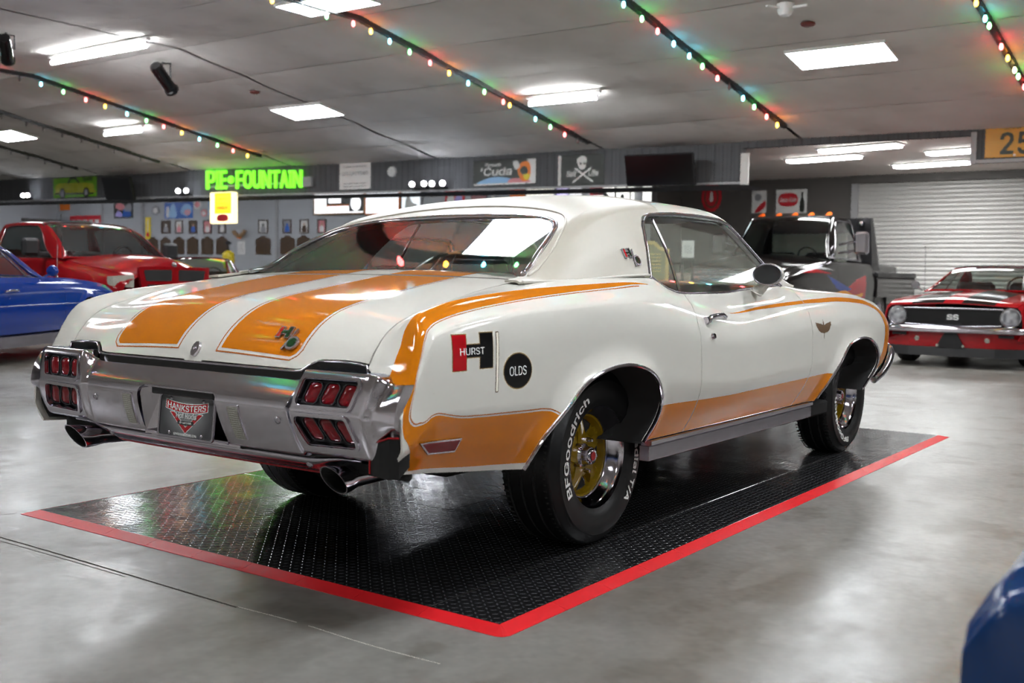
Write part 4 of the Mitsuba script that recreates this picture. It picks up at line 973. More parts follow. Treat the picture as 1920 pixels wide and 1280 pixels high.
def bolt(p, n_):
    m = lathe([(0, .0062), (.006, .0058), (.0105, .0035), (.0125, 0)], 16); n_ = np.array(n_)/np.linalg.norm(n_)
    ex = np.cross([0, 1, 0], n_); ex /= np.linalg.norm(ex); return frame_map(m, p, ex, np.cross(n_, ex), n_)
for s in (1, -1):
    q = float(q_at(s*.461, .577)[0]); put('bolt', bolt(BUMP.point([(s*.461, q)])[0], [-1, 0, -.35]), 'satin_chrome', RB, True)
    put('bolt', bolt(roll(np.array([s*.502]), np.array([.42]))[0], [-1, 0, -.6]), 'satin_chrome', RB, True)
# tail lamps: dark pockets with three upright red lenses each
def lamp_unit(pl, s):
    P2 = pl if s > 0 else neg(pl)
    c = np.asarray(pl.exterior.coords)
    sect = lambda g, lift, sk: BUMP.sheet(on_bump(g), lift, sk)
    k = put('tail_lamp', sect(P2, -.020, 0), 'black_trim', COUPE, label=None)
    ring_ = pl.buffer(.0115).difference(pl.buffer(.001))
    ring_ = ring_ if s > 0 else neg(ring_)
    ext = on_bump(Polygon(ring_.exterior)).difference(on_bump(Polygon(ring_.interiors[0])))
    put('bezel', BUMP.sheet(ext, .006, .012), 'chrome', k)
    x0, y0, x1, y1 = pl.bounds; top = y1 > .65
    for j in range(3):
        f0, f1 = (j+.10)/3+.012, (j+.93)/3-.004
        t0, b0 = (.575, .550) if top else (.548, .584); W = .205 if top else .198
        za, zb2 = (.7035, .643) if top else (.594, .527)
        g = Polygon([(t0+f0*W, za), (t0+f1*W, za), (b0+f1*W, zb2), (b0+f0*W, zb2)]).buffer(-.014).buffer(.014)
        cc = np.asarray(g.centroid.coords)[0]
        for i_, (sc, lf) in enumerate(((1, -.014),)):
            gg = g if s > 0 else neg(g)
            uvp = on_bump(gg); uv, tri = BUMP.cut(uvp); nn = BUMP.normal(uv); pp = BUMP.F(uv[:, 0], uv[:, 1])
            d = shapely.distance(shapely.points(uv[:, 0], uv[:, 1]), uvp.exterior)
            put('lens', trimesh.Trimesh(pp+nn*(-.017+.010*np.sqrt(np.clip(d/.022, 0, 1)))[:, None], tri, process=False), 'red_lens', k, True)
        fr_ = g.buffer(.0035).difference(g.buffer(.0008)); fr_ = fr_ if s > 0 else neg(fr_)
        put('lens_rim', BUMP.sheet(on_bump(Polygon(fr_.exterior)).difference(on_bump(Polygon(fr_.interiors[0]))), -.0125, .006), 'satin_black', k)
mat('satin_black', (.03, .03, .033), .3)
for s in (1, -1):
    for pl in (up_, lo_): lamp_unit(pl, s)
for i_, s in enumerate((1, -1)):
    k = put('backup_lamp', BUMP.sheet(on_bump(bk_[i_].buffer(.006)), .003, .006), 'chrome', COUPE)
    put('lens', BUMP.sheet(on_bump(bk_[i_]), .0055, .004), 'clear_lens', k)
# plate recess
pts_ = lambda q: trimesh.Trimesh(np.array(q, float), [[0, 1, 2], [0, 2, 3]], process=False)
pk = put('plate_recess', pts_([(-1.238, .235, .46), (-1.238, -.22, .46), (-1.238, -.22, .66), (-1.238, .235, .66)]), 'chrome', RB)
put('recess_wall', pts_([(-1.268, .226, .470), (-1.305, .208, .640), (-1.245, .150, .640), (-1.240, .152, .470)]), 'chrome', pk); put('recess_wall', pts_([(-1.268, -.202, .470), (-1.240, -.150, .470), (-1.245, -.150, .640), (-1.305, -.180, .640)]), 'chrome', pk)
put('recess_top', bx(-1.300, -1.238, -.185, .205, .634, .640), 'chrome', pk); put('recess_top_shadow', bx(-1.288, -1.242, -.150, .165, .610, .634, .004), 'black_trim', pk)  # black block added as the shadow under the recess top
# number plate (a dealer's plate)
PL_o, PL_x, PL_y = np.array([-1.262, .0105, .5405]), np.array([0, -1., 0]), np.array([.10, 0, .995])
PL_y /= np.linalg.norm(PL_y); PL_z = np.cross(PL_x, PL_y)
def on_plate(m, lift): return frame_map(m, PL_o+PL_z*lift, PL_x, PL_y, PL_z)
NP = put('license_plate', on_plate(extrude(rrect(.276, .136, .012), .004), 0), 'plate_grey', COUPE)
scene['plate_grey'] = two({'type': 'roughplastic', 'alpha': .05, 'diffuse_reflectance': mikit.proc(lambda p, n, uv: mix((.05, .05, .055), (.30, .30, .31), smoothstep(.115, .02, dr.sqrt(dr.square(p.y-.0105)*.7+dr.square(p.z-.56)))))})
put('plate_frame', on_plate(extrude(rrect(.284, .144, .014).difference(rrect(.270, .130, .010)), .006), .001), 'satin_chrome', NP)
ban = lambda x: .041-2.0*(x*x)*.35
def arc_band(x0, x1, y0, y1, f, n=16):
    xs = np.linspace(x0, x1, n); return Polygon([*[(x, y1+f(x)) for x in xs], *[(x, y0+f(x)) for x in xs[::-1]]])
fb = lambda x: -.55*x*x
put('banner', on_plate(extrude(arc_band(-.108, .108, .014, .046, lambda x: 1.1*x*x*.9-.002), .0008), .005), 'white_print', NP)
put('banner', on_plate(extrude(arc_band(-.105, .105, .0165, .0435, lambda x: 1.1*x*x*.9-.002), .0008), .0056), 'decal_red', NP)
def text_plate(s, h, w, x, y, b, lift=.0062, f=None, bold=True):
    m = text_on(s, h, bold); m.apply_scale([w/(m.bounds[1][0]-m.bounds[0][0]), 1, 1]); v = np.array(m.vertices); v[:, 0] += x; v[:, 1] += y
    if f: v[:, 1] += f(v[:, 0])
    m = trimesh.Trimesh(v, m.faces, process=False); put('lettering', on_plate(m, lift), b, NP)
text_plate('HANKSTERS', .0195, .196, 0, .0295, 'white_print', f=lambda x: 1.1*x*x*.9-.002)
chev = Polygon([(-.082, .013), (-.062, .013), (0, -.034), (.062, .013), (.082, .013), (0, -.052)])
put('chevron', on_plate(extrude(chev.buffer(.002), .0006), .0046), 'white_print', NP); put('chevron', on_plate(extrude(chev, .0006), .0052), 'decal_red', NP)
put('ribbon', on_plate(extrude(arc_band(-.040, .040, -.026, -.014, lambda x: 1.2*x*x), .0006), .0058), 'decal_black', NP)
text_plate('OF DAYTONA', .0058, .060, 0, -.0195, 'white_print', .0066, lambda x: 1.2*x*x)
text_plate('Hot Rods', .019, .108, .002, .0035, 'decal_black', .0064); text_plate('Hot Rods', .0175, .104, .0025, .0042, 'white_print', .0072)
text_plate('WWW.HANKSTERS.COM', .0078, .118, 0, -.0575, 'white_print', .0052)
for x, y in ((-.082, -.056), (.082, -.056), (-.082, .056), (.082, .056)):
    put('screw', frame_map(lathe([(0, .003), (.005, .0025), (.007, 0)], 12), PL_o+PL_x*x+PL_y*y+PL_z*.005, PL_x, PL_y, PL_z), 'satin_chrome', NP, True)
# exhaust tips
def exhaust(s):
    n = 28; a = np.arange(n)*2*np.pi/n; ax0, ax1 = np.array([-1.258, s*.652, .414]), np.array([-.88, s*.60, .405]); d = ax1-ax0
    V, Fc = [], []; prof = [(.0, .046), (.10, .042), (.22, .034), (1.0, .032)]
    rows = []
    for t, r in prof+[(.30, .030), (.0, .0425)]:
        p = ax0+d*t; cut = (1-t)*.72 if t < .25 else 0
        rows.append([[p[0]-np.sin(b)*r*cut, p[1]+np.cos(b)*r, p[2]+np.sin(b)*r] for b in a])
    outer = np.array(rows[:4]).reshape(-1, 3); inn = np.array(rows[4:]).reshape(-1, 3)
    f = lambda k: [q for i in range(k-1) for j in range(n) for q in ([i*n+j, (i+1)*n+j, (i+1)*n+(j+1) % n], [i*n+j, (i+1)*n+(j+1) % n, i*n+(j+1) % n])]
    rim = np.vstack([rows[0], rows[5]])
    key = put('exhaust_tip', trimesh.Trimesh(outer, f(4), process=False), 'chrome', COUPE, 40)
    put('rim', trimesh.Trimesh(rim, f(2), process=False), 'chrome', key); put('bore', trimesh.Trimesh(inn, f(2), process=False), 'underbody_shade_black', key, True)
    cl = ax0+d*.33
    put('clamp', tube([cl+[0, 0, .03], cl+[0, 0, .075]], .012, 10), 'satin_chrome', key)
for s in (1, -1): exhaust(s)

# ------------------------------------------------------------------ wheels
def tyre_prof(R, w, rim=.2075):
    h = w/2
    return [(rim-.012, h-.022), (rim+.004, h-.014), (rim+.022, h-.004), (rim+.055, h), (rim+.085, h-.004), (R-.030, h-.016), (R-.014, h-.024), (R-.005, h-.034), (R, h-.055), (R+.001, 0), (R, -h+.055), (R-.005, -h+.034), (R-.014, -h+.024), (R-.030, -h+.016), (rim+.055, -h), (rim+.004, -h+.014), (rim-.012, -h+.022)]
def arc_text(s, height, R, mid, width=None, flip=False):
    m = text_on(s, height, True, depth=.0012, center=True); v = np.asarray(m.vertices)
    v[:, 0] *= (width/(m.bounds[1][0]-m.bounds[0][0])) if width else 1
    v[:, 0] += .18*v[:, 1]*0
    ang = mid-v[:, 0]/R; r = R+v[:, 1]
    return trimesh.Trimesh(np.c_[r*np.cos(ang), r*np.sin(ang), v[:, 2]], m.faces, process=False)
def make_wheel(R, width, dish, turn):
    """built about the hub with +z outwards; lip plane at z = 0"""
    out = {}
    h = width/2
    m = lathe(tyre_prof(R, width), 96); m.apply_translation([0, 0, -h+.026]); out['tire'] = (m, 'tyre_black', 35)
    gr = []
    for k in range(88):                                                   # tread blocks: short sipes across the shoulder ribs
        a = 2*np.pi*k/88
        for z0 in (-h-.065, -h+.03, -h+.085):
            b = trimesh.creation.box([.003, .006, .040]); b.apply_translation([R-.0022, 0, z0+.01]); b.apply_transform(trimesh.transformations.rotation_matrix(a+z0*2, [0, 0, 1])); gr.append(b)
    out['tread_sipes'] = (join(*gr), 'underbody_shade_black', False)
    for i, z0 in enumerate((-h-.045, -h+.010, -h+.065)): out['tread_groove%s' % i] = (lathe([(R+.0008, z0-.005), (R+.0013, z0), (R+.0008, z0+.005)], 96), 'underbody_shade_black', 35)
    out['rim'] = (lathe([(.203, -.012), (.2085, -.005), (.2085, 0), (.2055, .004), (.200, .002), (.197, -.006), (.194, -.014), (.1885, -.020), (.178, -.032), (.166, -.050), (.158, -dish), (.157, -dish-.02)], 96), 'chrome', 40)
    zc = -dish-.004
    out['center'] = (lathe([(.158, zc), (.150, zc-.002), (.138, zc-.030), (.100, zc-.034), (.085, zc-.012), (.060, zc-.004), (.046, zc-.002), (.040, zc-.01), (0, zc-.01)], 80), 'gold_wheel', 35)
    sp, wn, wr, nuts = [], [], [], []
    for k in range(5):
        a = 2*np.pi*k/5+turn
        def rot(m): return moved(m, rz=a)
        s_ = Polygon([(.042, -.030), (.100, -.019), (.146, -.036), (.150, 0), (.146, .036), (.100, .019), (.042, .030)])
        b = extrude(s_.buffer(.003), .020); v = np.array(b.vertices); v[:, 2] = np.where(v[:, 2] > .01, zc-.004+.006*np.cos(v[:, 1]/.03*1.2)-.02*np.clip((v[:, 0]-.09)/.06, 0, 1), zc-.036); b = trimesh.Trimesh(v, b.faces, process=False)
        sp.append(rot(b))
        a2 = a+np.pi/5
        o_ = Polygon([(.088, -.012), (.116, -.034), (.134, -.036), (.136, .036), (.116, .034), (.088, .012)]).buffer(-.003).buffer(.003)
        o_ = shapely.affinity.scale(o_, 1, .75)
        wn.append(moved(extrude(o_, .003, zc-.031), rz=a2)); wr.append(moved(extrude(o_.buffer(.006).difference(o_), .006, zc-.033), rz=a2))
        nuts.append(moved(lathe([(0, zc+.022), (.007, zc+.020), (.009, zc-.004)], 8), .062*math.cos(a2), .062*math.sin(a2), 0))
    out['spoke'] = [(m, 'gold_wheel', 30) for m in sp]; out['window'] = [(m, 'underbody_shade_black', False) for m in wn]; out['window_edge'] = [(m, 'chrome', False) for m in wr]; out['lug_nut'] = [(m, 'chrome', 30) for m in nuts]
    ht = -.017
    out['hub_cap'] = (lathe([(.046, zc-.004), (.040, zc+.004), (.036, zc+.010), (.0345, ht-.012), (.030, ht-.003), (.024, ht), (.018, ht-.002), (0, ht-.001)], 32), 'chrome', 40)
    out['cap_disc'] = (lathe([(.017, ht), (0, ht+.001)], 20), 'decal_red', False)
    return out
for nm, x, yw, R, width, dish, zc_, turn, t1, t2 in (('rear', 0., .789, .335, .262, .055, .3367, .5, math.radians(-16), math.radians(162)), ('front', 2.845, .795, .331, .235, .052, .3331, 1.0, math.radians(38), math.radians(222))):
    W_ = make_wheel(R, width, dish, turn)
    for s in (-1, 1):
        # +z of the wheel points outwards (s)
        def place(m):
            v = np.asarray(m.vertices); q = trimesh.Trimesh(np.c_[x-s*v[:, 0]*1.0, yw*s+s*v[:, 2], zc_+v[:, 1]], m.faces, process=False)
            return q
        k = key_of('wheel', COUPE)
        for part, val in W_.items():
            part = part.rstrip('0123456789')
            for m, b, sm in (val if isinstance(val, list) else [val]): put(part, place(m), b, k, sm)
        for s_, mid, wd in (('Radial T/A', t1, .29), ('BFGoodrich', t2, .41)):
            m = arc_text(s_, .028, R-.078, mid, wd); v = np.array(m.vertices); v[:, 2] += .0265
            put('lettering', place(trimesh.Trimesh(v, m.faces, process=False)), 'letter_white', k)
# ------------------------------------------------------------------ door mirror
def door_mirror(s):
    hs = lathe([(0, -.052), (.03, -.050), (.058, -.036), (.072, -.010), (.074, .012), (.070, .020)], 32)
    v = np.asarray(hs.vertices); q = np.c_[v[:, 2]*-1.0, v[:, 0]*.98, v[:, 1]*.70]
    m = trimesh.Trimesh(q, hs.faces, process=False)
    return m
cM = np.array([1.27, -.935, 1.042])
mm = door_mirror(1); mm.apply_translation(cM)
gl = extrude(shapely.affinity.scale(Point(0, 0).buffer(1, 24), .067, .045), .002)
gl = frame_map(gl, cM+[-.0195, 0, 0], [0, -1, 0], [.06, 0, 1], [-1, 0, .06])
post = tube([[1.30, -.868, .962], [1.295, -.90, .985], [1.285, -.925, 1.01]], [.030, .022, .020], 14)
basep = lathe([(0, .006), (.028, .005), (.034, 0)], 20); basep = frame_map(basep, [1.30, -.866, .957], [1, 0, 0], [0, .9, .43], [0, -.43, .9])
for i in (0, 1):
    f = mirror if i else (lambda z: z)
    k = put('door_mirror', f(mm), 'white_paint', COUPE, 40)
    put('glass', f(gl), 'mirror_glass', k); put('bezel', f(tube(frame_map(extrude(shapely.affinity.scale(Point(0, 0).buffer(1, 24), .069, .047), .001), cM+[-.0205, 0, 0], [0, -1, 0], [.06, 0, 1], [-1, 0, .06]).vertices[:96:1][:0] if False else np.array([cM+[-.0205-.0*math.sin(t), .069*math.cos(t), .047*math.sin(t)] for t in np.linspace(0, 2*np.pi, 40, endpoint=False)]), .004, 6, True)), 'satin_chrome', k, True)
    put('stalk', f(join(post, basep)), 'white_paint', k, 40)
# ------------------------------------------------------------------ nose (turned away from the camera)
nose = BODY.F(np.full(40, 3.735), np.linspace(0.02, 1.44, 40)); nose = np.vstack([nose, (nose*[1, -1, 1])[::-1][1:]])
c0 = nose.mean(0)+[-.03, 0, 0]
put('front_fascia', trimesh.Trimesh(np.vstack([nose, [c0]]), [[i, i+1, len(nose)] for i in range(len(nose)-1)], process=False), 'black_trim', COUPE)
fbp = smooth_loop([(3.02, -.905, .425), (3.2, -.90, .47), (3.42, -.868, .54), (3.60, -.80, .585), (3.76, -.66, .60), (3.85, -.35, .60), (3.87, 0, .60), (3.85, .35, .60), (3.76, .66, .60), (3.60, .80, .585), (3.42, .868, .54), (3.2, .90, .47), (3.02, .905, .425)], 5)
put('front_bumper', tube(fbp, np.interp(np.arange(len(fbp)), [0, 12, len(fbp)-13, len(fbp)-1], [.020, .040, .040, .020]), 12), 'chrome', COUPE, 45)
for s in (1, -1):
    for w in (.42, .60):
        put('headlamp', lathe([(.085, 0), (.085, .02), (.06, .03), (0, .034)], 24, 'x'), 'clear_lens', COUPE, 40) if False else put('headlamp', moved(lathe([(.085, 0), (.085, .02), (.06, .03), (0, .034)], 24, 'x'), 3.73, s*w, .66), 'clear_lens', COUPE, 40)
# ================================================================== the other vehicles
class Auto:
    """a car body from a few lengthwise curves: x forward from the rear axle, right side at negative y"""
    VK = np.array([0, .12, .26, .46, .58, .66, .69, .85, 1.35])
    GK = np.array([0, .20, .34, .42, .72, 1.05])
    def __init__(s, x0, x1, zl, zs, zc, ws, wc, glass=None, zg=None, crest=.03):
        s.x0, s.x1 = x0, x1
        s.zl, s.zs, s.zc, s.ws, s.wc = [curve(*q) for q in (zl, zs, zc, ws, wc)]
        s.crest = crest; s.arch = []
        n = max(24, int((x1-x0)/.06))
        s.B = Surf(s.body, np.unique(np.round(np.r_[np.linspace(x0, x1, n), np.linspace(x0, x0+.3, 10), np.linspace(x1-.4, x1, 14)], 4)), np.unique(np.round(np.r_[np.linspace(0, .58, 14), np.linspace(.58, .70, 7), np.linspace(.70, 1.35, 9)], 4)))
        if glass:
            s.rb, s.rt, s.ft, s.fb = glass; s.zr, s.wr, s.wb, s.zb, s.zf = zg      # roof height, roof half width, belt half width, rear and front belt heights
            s.G = Surf(s.house, np.linspace(s.rb, s.fb, 46), np.unique(np.round(np.r_[np.linspace(0, .34, 9), np.linspace(.34, .44, 6), np.linspace(.44, 1.05, 10)], 4)))
    def body(s, x, v):
        x, v = np.asarray(x, float), np.asarray(v, float)
        zl, zs, zc, ws, wc = s.zl(x), s.zs(x), s.zc(x), s.ws(x), s.wc(x); H = zs-zl; cr = s.crest
        W = np.array([ws-.05, ws-.012, ws, ws-.012, .5*(ws+wc), wc+.35*cr, wc-.4*cr, .72*wc, 0*x])
        Z = np.array([zl, zl+.22*H, zl+.45*H, zl+.72*H, zl+.89*H, zs-.8*cr, zs, zs+.35*(zc-zs), zc])
        w, z = hermite(v, s.VK, W), hermite(v, s.VK, Z, 0.)
        for cx, cz, r in s.arch:
            d = np.hypot(x-cx, z-cz)-r; w = w+np.where((np.abs(x-cx) < r+.1) & (v < .6), .016*np.clip(1-np.clip(d, 0, None)/.08, 0, 1)**2, 0)
        return np.stack([x, -w, z], 1)
    def house(s, x, v):
        x, v = np.asarray(x, float), np.asarray(v, float)
        K = [s.rb, s.rt, s.rt+.25*(s.ft-s.rt), .5*(s.rt+s.ft), s.ft, s.fb]
        zt = Pchip(K, [s.zb, s.zr-.02, s.zr, s.zr+.006, s.zr-.015, s.zf])(x)
        c_ = Pchip(K, [s.zb+.01, s.zr-.06, s.zr-.035, s.zr-.032, s.zr-.05, s.zf-.005])(x)
        wt = Pchip(K, [s.wb-.12, s.wr, s.wr, s.wr, s.wr, s.wb-.09])(x); w0 = np.full_like(x, s.wb); z0 = np.interp(x, [s.rb, s.fb], [s.zb, s.zf])-.01
        W = np.array([w0, w0+.5*(wt-w0)+.014, w0+.92*(wt-w0), wt-.02, .6*wt, 0*x]); Z = np.array([z0, z0+.5*(c_-z0), z0+.93*(c_-z0), c_, c_+.72*(zt-c_), zt])
        return np.stack([x, -hermite(v, s.GK, W), hermite(v, s.GK, Z, 0.)], 1)
    def flank(s, poly):
        poly = poly.segmentize(.03); vs = np.linspace(0, .69, 160)
        def ring(r):
            c = np.asarray(r.coords); out = []
            for a, b in c:
                z = s.body(np.full(160, np.clip(a, s.x0, s.x1)), vs)[:, 2]; out.append((a, float(np.interp(b, z, vs)) if b > z[0] else -.01))
            return out
        return Polygon(ring(poly.exterior)).buffer(0)
def full(S, poly, off=0., skirt=.01): return cat3(S.sheet(poly, off, skirt), S.sheet(poly, off, skirt, True))
def wheel_mesh(R, w, rim):
    return (lathe([(rim, w/2-.02), (rim+.01, w/2), (R-.03, w/2-.005), (R, w/2-.04), (R, -w/2+.04), (R-.03, -w/2+.005), (rim, -w/2)], 40, 'y'),
            lathe([(rim+.005, w/2-.01), (rim, w/2-.005), (rim-.02, w/2-.02), (rim-.03, w/2-.06), (.08, w/2-.07), (.05, w/2-.02), (0, w/2-.02)], 32, 'y'))
def build_auto(name, label, A, pose, paint, wheels, R=.33, rim=.20, tw=.22, rim_b='chrome', side=None, doors=(), rocker=None, glassb='tinted_glass', roof_paint=None, pillars=(), cat='car', hood=True, floor=True):
    """pose: x, y, heading in degrees. returns key, place(mesh)"""
    k = thing(name, label, cat)
    px, py, h = pose
    M4 = np.array(T().translate([px, py, FLOOR]).rotate([0, 0, 1], h).matrix, float)
    if M4.ndim == 3: M4 = M4[..., 0]
    def place(m):
        if isinstance(m, tuple): return m[0] @ M4[:3, :3].T+M4[:3, 3], m[1], m[2] @ M4[:3, :3].T
        q = m.copy(); q.apply_transform(M4); return q
    def add(nm, m, b, par=k, sm=False, **kw): return put(nm, place(m), b, par, sm, **kw)
    A.arch = [(x, R, R+.055) for x in wheels]
    holes = shapely.union_all([A.flank(Point(x, R).buffer(R+.055).union(box(x-R-.055, -.3, x+R+.055, R*.6))) for x in wheels])
    dom = box(A.x0, 0, A.x1, .69).difference(holes)
    cuts = [A.x0-.1]+sorted(doors)+[A.x1+.1]
    for i, (a, b) in enumerate(zip(cuts[:-1], cuts[1:])):
        nm = 'door' if 0 < i < len(cuts)-2 else ('front_fender' if i else 'quarter_panel') if len(cuts) > 2 else 'side_panel'
        g = dom.intersection(box(a, -1, b, 2)).buffer(-.003)
        for mm in (False, True): add(nm, A.B.sheet(g, 0, .01, mm), paint)
    xr, xf = (A.rb+.04, A.fb-.04) if hasattr(A, 'G') else (None, None)
    if xr is None: add('upper_panel', full(A.B, box(A.x0, .693, A.x1, 1.35)), paint)
    else:
        if xr > A.x0+.2: add('trunk_lid', full(A.B, box(A.x0, .693, xr, 1.35)), paint)
        if hood: add('hood', full(A.B, box(xf, .693, A.x1, 1.35)), paint)
        add('inner_body', full(A.B, box(xr, .60, xf, .70), -.01, 0), 'underbody_shade_black')
        sd = Polygon(side); rear_g = Polygon([(A.rb+.02, .36), (A.rt-.02, .40), (A.rt-.01, .5), (A.rt, 1.05), (A.rb+.02, 1.05)]); front_g = Polygon([(A.fb-.02, .36), (A.ft+.035, .39), (A.ft+.02, .5), (A.ft+.01, 1.05), (A.fb-.02, 1.05)])
        shell = box(A.rb+.005, 0, A.fb-.005, 1.05).difference(sd).difference(rear_g).difference(front_g)
        add('roof', full(A.G, shell, 0, .02), roof_paint or paint)
        add('rear_window', full(A.G, rear_g.buffer(.004), -.008, 0), glassb); add('windshield', full(A.G, front_g.buffer(.004), -.008, 0), glassb)
        for mm in (False, True): add('side_window', A.G.sheet(sd.buffer(.003), -.012, 0, mm), glassb)
        e = A.G.point(np.asarray(sd.segmentize(.08).exterior.coords), .003)
        e2 = A.G.point(np.array([(A.ft+.02, v) for v in np.linspace(.40, 1.05, 10)]), .004)
        ws_ = A.G.point(np.array([(A.fb-.03, .37), (A.ft+.03, .385)]), .006)
        for f in (lambda m: m, mirror):
            add('window_trim', f(tube(e[:-1], .007, 6, True)), 'chrome', sm=45)
            add('windshield_trim', f(tube(np.vstack([ws_, e2]), .009, 6)), 'chrome', sm=45)
            for x_, dx in pillars: add('window_divider', f(tube(A.G.point(np.array([(x_, .02), (x_+dx, .33)]), .004), .010, 6)), 'chrome', sm=45)
        # cabin
        zf = A.zf
        add('seat', join(*[bx(A.rt+.55*(A.ft-A.rt)-.08, A.rt+.55*(A.ft-A.rt)+.06, y-.26, y+.26, zf-.5, zf+.12, .05) for y in (.36,)]), 'interior_black'); add('seat', bx(A.rt+.55*(A.ft-A.rt)-.08, A.rt+.55*(A.ft-A.rt)+.06, -.62, -.10, zf-.5, zf+.12, .05), 'interior_black')
        add('dashboard', bx(A.fb-.30, A.fb-.12, -.7*A.wb/.83, .7*A.wb/.83, zf-.25, zf-.03, .03), 'interior_black')
        a = np.linspace(0, 2*np.pi, 24, endpoint=False); add('steering_wheel', tube(np.c_[A.fb-.52+.08*np.cos(a), .36+.18*np.sin(a), zf+.02+.17*np.cos(a)], .014, 6, True), 'interior_black', sm=True)
    add('floor_pan', bx(A.x0+.25, A.x1-.25, -.62, .62, .24, .42), 'underbody_shade_black')
    add('end_panel', trimesh.convex.convex_hull(np.vstack([A.B.F(np.full(20, A.x0+.01), np.linspace(.02, 1.35, 20)), A.B.F(np.full(20, A.x0+.01), np.linspace(.02, 1.35, 20))*[1, -1, 1], A.B.F(np.full(20, A.x0+.02), np.linspace(.02, 1.35, 20))])), paint)
    tm, rm = wheel_mesh(R, tw, rim)
    for x in wheels:
        for s in (-1, 1):
            f = (lambda m: m) if s > 0 else mirror
            wy = float(A.ws(x))-.045-tw/2
            wk = add('wheel', moved(f(tm), x, s*wy, R), 'tyre_black', sm=35); add('rim', moved(f(rm), x, s*wy, R), rim_b, wk, 35)
            arcs = np.linspace(-.25, np.pi+.25, 26); o_ = np.c_[x+(R+.05)*np.cos(arcs), 0*arcs+s*(float(A.ws(x))-.03), R+(R+.05)*np.sin(arcs)]; i_ = o_.copy(); i_[:, 1] = s*.4
            add('wheel_house', trimesh.Trimesh(np.vstack([o_, i_, [[x, s*.4, R]]]), [q for j in range(25) for q in ([j, j+1, 27+j], [j, 27+j, 26+j])]+[[26+j, 27+j, 52] for j in range(25)], process=False), 'underbody_shade_black')
    if rocker:
        xs = np.linspace(wheels[0]+R+.08, wheels[-1]-R-.08, 14)
        for s in (-1, 1):
            V = [(x, s*(float(A.ws(x))-d), z) for x in xs for d, z in ((.055, rocker[1]), (.038, rocker[1]-.01), (.045, rocker[0]), (.10, rocker[0]))]
            n = len(xs); m = trimesh.Trimesh(V, [q for i in range(n-1) for j in range(3) for q in ([i*4+j, i*4+j+1, i*4+j+5], [i*4+j, i*4+j+5, i*4+j+4])], process=False)
            add('rocker_moulding', m, rocker[2])
    return k, add, place
def bumper_bar(path, r0, r1, n=10):
    p = smooth_loop(path, 4); return tube(p, np.r_[np.linspace(r0, r1, 4), np.full(len(p)-8, r1), np.linspace(r1, r0, 4)], n)
# ------------------------------------------------------------------ red coupe with black stripes, nose towards the white car
scene['lamp_glass'] = two({'type': 'roughplastic', 'diffuse_reflectance': mikit.proc(lambda p, n, uv: mix((.10, .10, .11), (.42, .42, .43), noise(p.y*26, p.z*26))), 'alpha': .03})
gloss('cherry_red', (.50, .008, .016), .02); gloss('stripe_black', (.010, .010, .011), .02)
cam_w = [(-1.05, .80), (-.8, .88), (0, .915), (1.6, .915), (3.0, .905), (3.4, .87), (3.62, .83), (3.68, .80)]
cam_c = [(-1.05, .70), (-.5, .78), (.3, .80), (1.6, .83), (2.8, .83), (3.3, .80), (3.60, .765), (3.68, .74)]
camaro = Auto(-1.05, 3.68, [(-1.1, .42), (-.5, .32), (0, .26), (3, .26), (3.4, .30), (3.7, .36)], [(-1.05, .80), (-.9, .86), (-.2, .915), (.4, .90), (1.2, .875), (2.2, .865), (3.2, .825), (3.55, .795), (3.68, .755)],
              [(-1.05, .80), (-.6, .90), (.2, .95), (1.7, .95), (2.2, .945), (3.0, .90), (3.5, .845), (3.68, .79)], cam_w, cam_c, (-.35, .38, 1.18, 1.92), (1.30, .56, .80, .93, .935))
RC, add, place = build_auto('striped_coupe', 'red coupe with black hood stripes parked facing the camera at right', camaro, (13.93, .36, 180), 'cherry_red', (0, 2.745),
    side=[(.12, .01), (.42, .30), (.60, .325), (1.16, .325), (1.30, .28), (1.72, .01)], doors=(.72, 1.95), R=.335, rim=.19, tw=.24, rocker=(.20, .30, 'black_trim'), pillars=((.75, -.04),), glassb='tinted_glass')
for mm in (False, True):
    add('hood_stripe', camaro.B.sheet(box(1.93, 1.17, 3.675, 1.285) if False else Polygon([(1.90, .93), (3.675, .90), (3.675, 1.25), (1.90, 1.25)]), .0012, 0, mm), 'stripe_black', RC+'__hood')
# front fascia: black grille recess, lamps, SS badge
fx = 3.665
gy = np.linspace(-.80, .80, 33)
gr = Polygon([(-.79, .735), (.79, .735), (.80, .50), (-.80, .50)]).buffer(-.03).buffer(.03)
yz = lambda g, h, x: frame_map(extrude(g, h), [x, 0, 0], [0, 1, 0], [0, 0, 1], [1, 0, 0])
add('grille', yz(Polygon([(-.76, .72), (.76, .72), (.78, .53), (.0, .505), (-.78, .53)]), .03, fx-.07), 'stripe_black')
for i in range(9): add('grille_bar', bx(fx-.045, fx-.038, -.56, .56, .535+i*.021, .539+i*.021), 'black_trim')
add('grille_surround', tube([(fx-.02, -.58, .722), (fx-.0, 0, .728), (fx-.02, .58, .722)], .010, 8), 'satin_chrome'); add('grille_surround', tube([(fx-.02, -.56, .525), (fx-.0, 0, .498), (fx-.02, .56, .525)], .012, 8), 'satin_chrome')
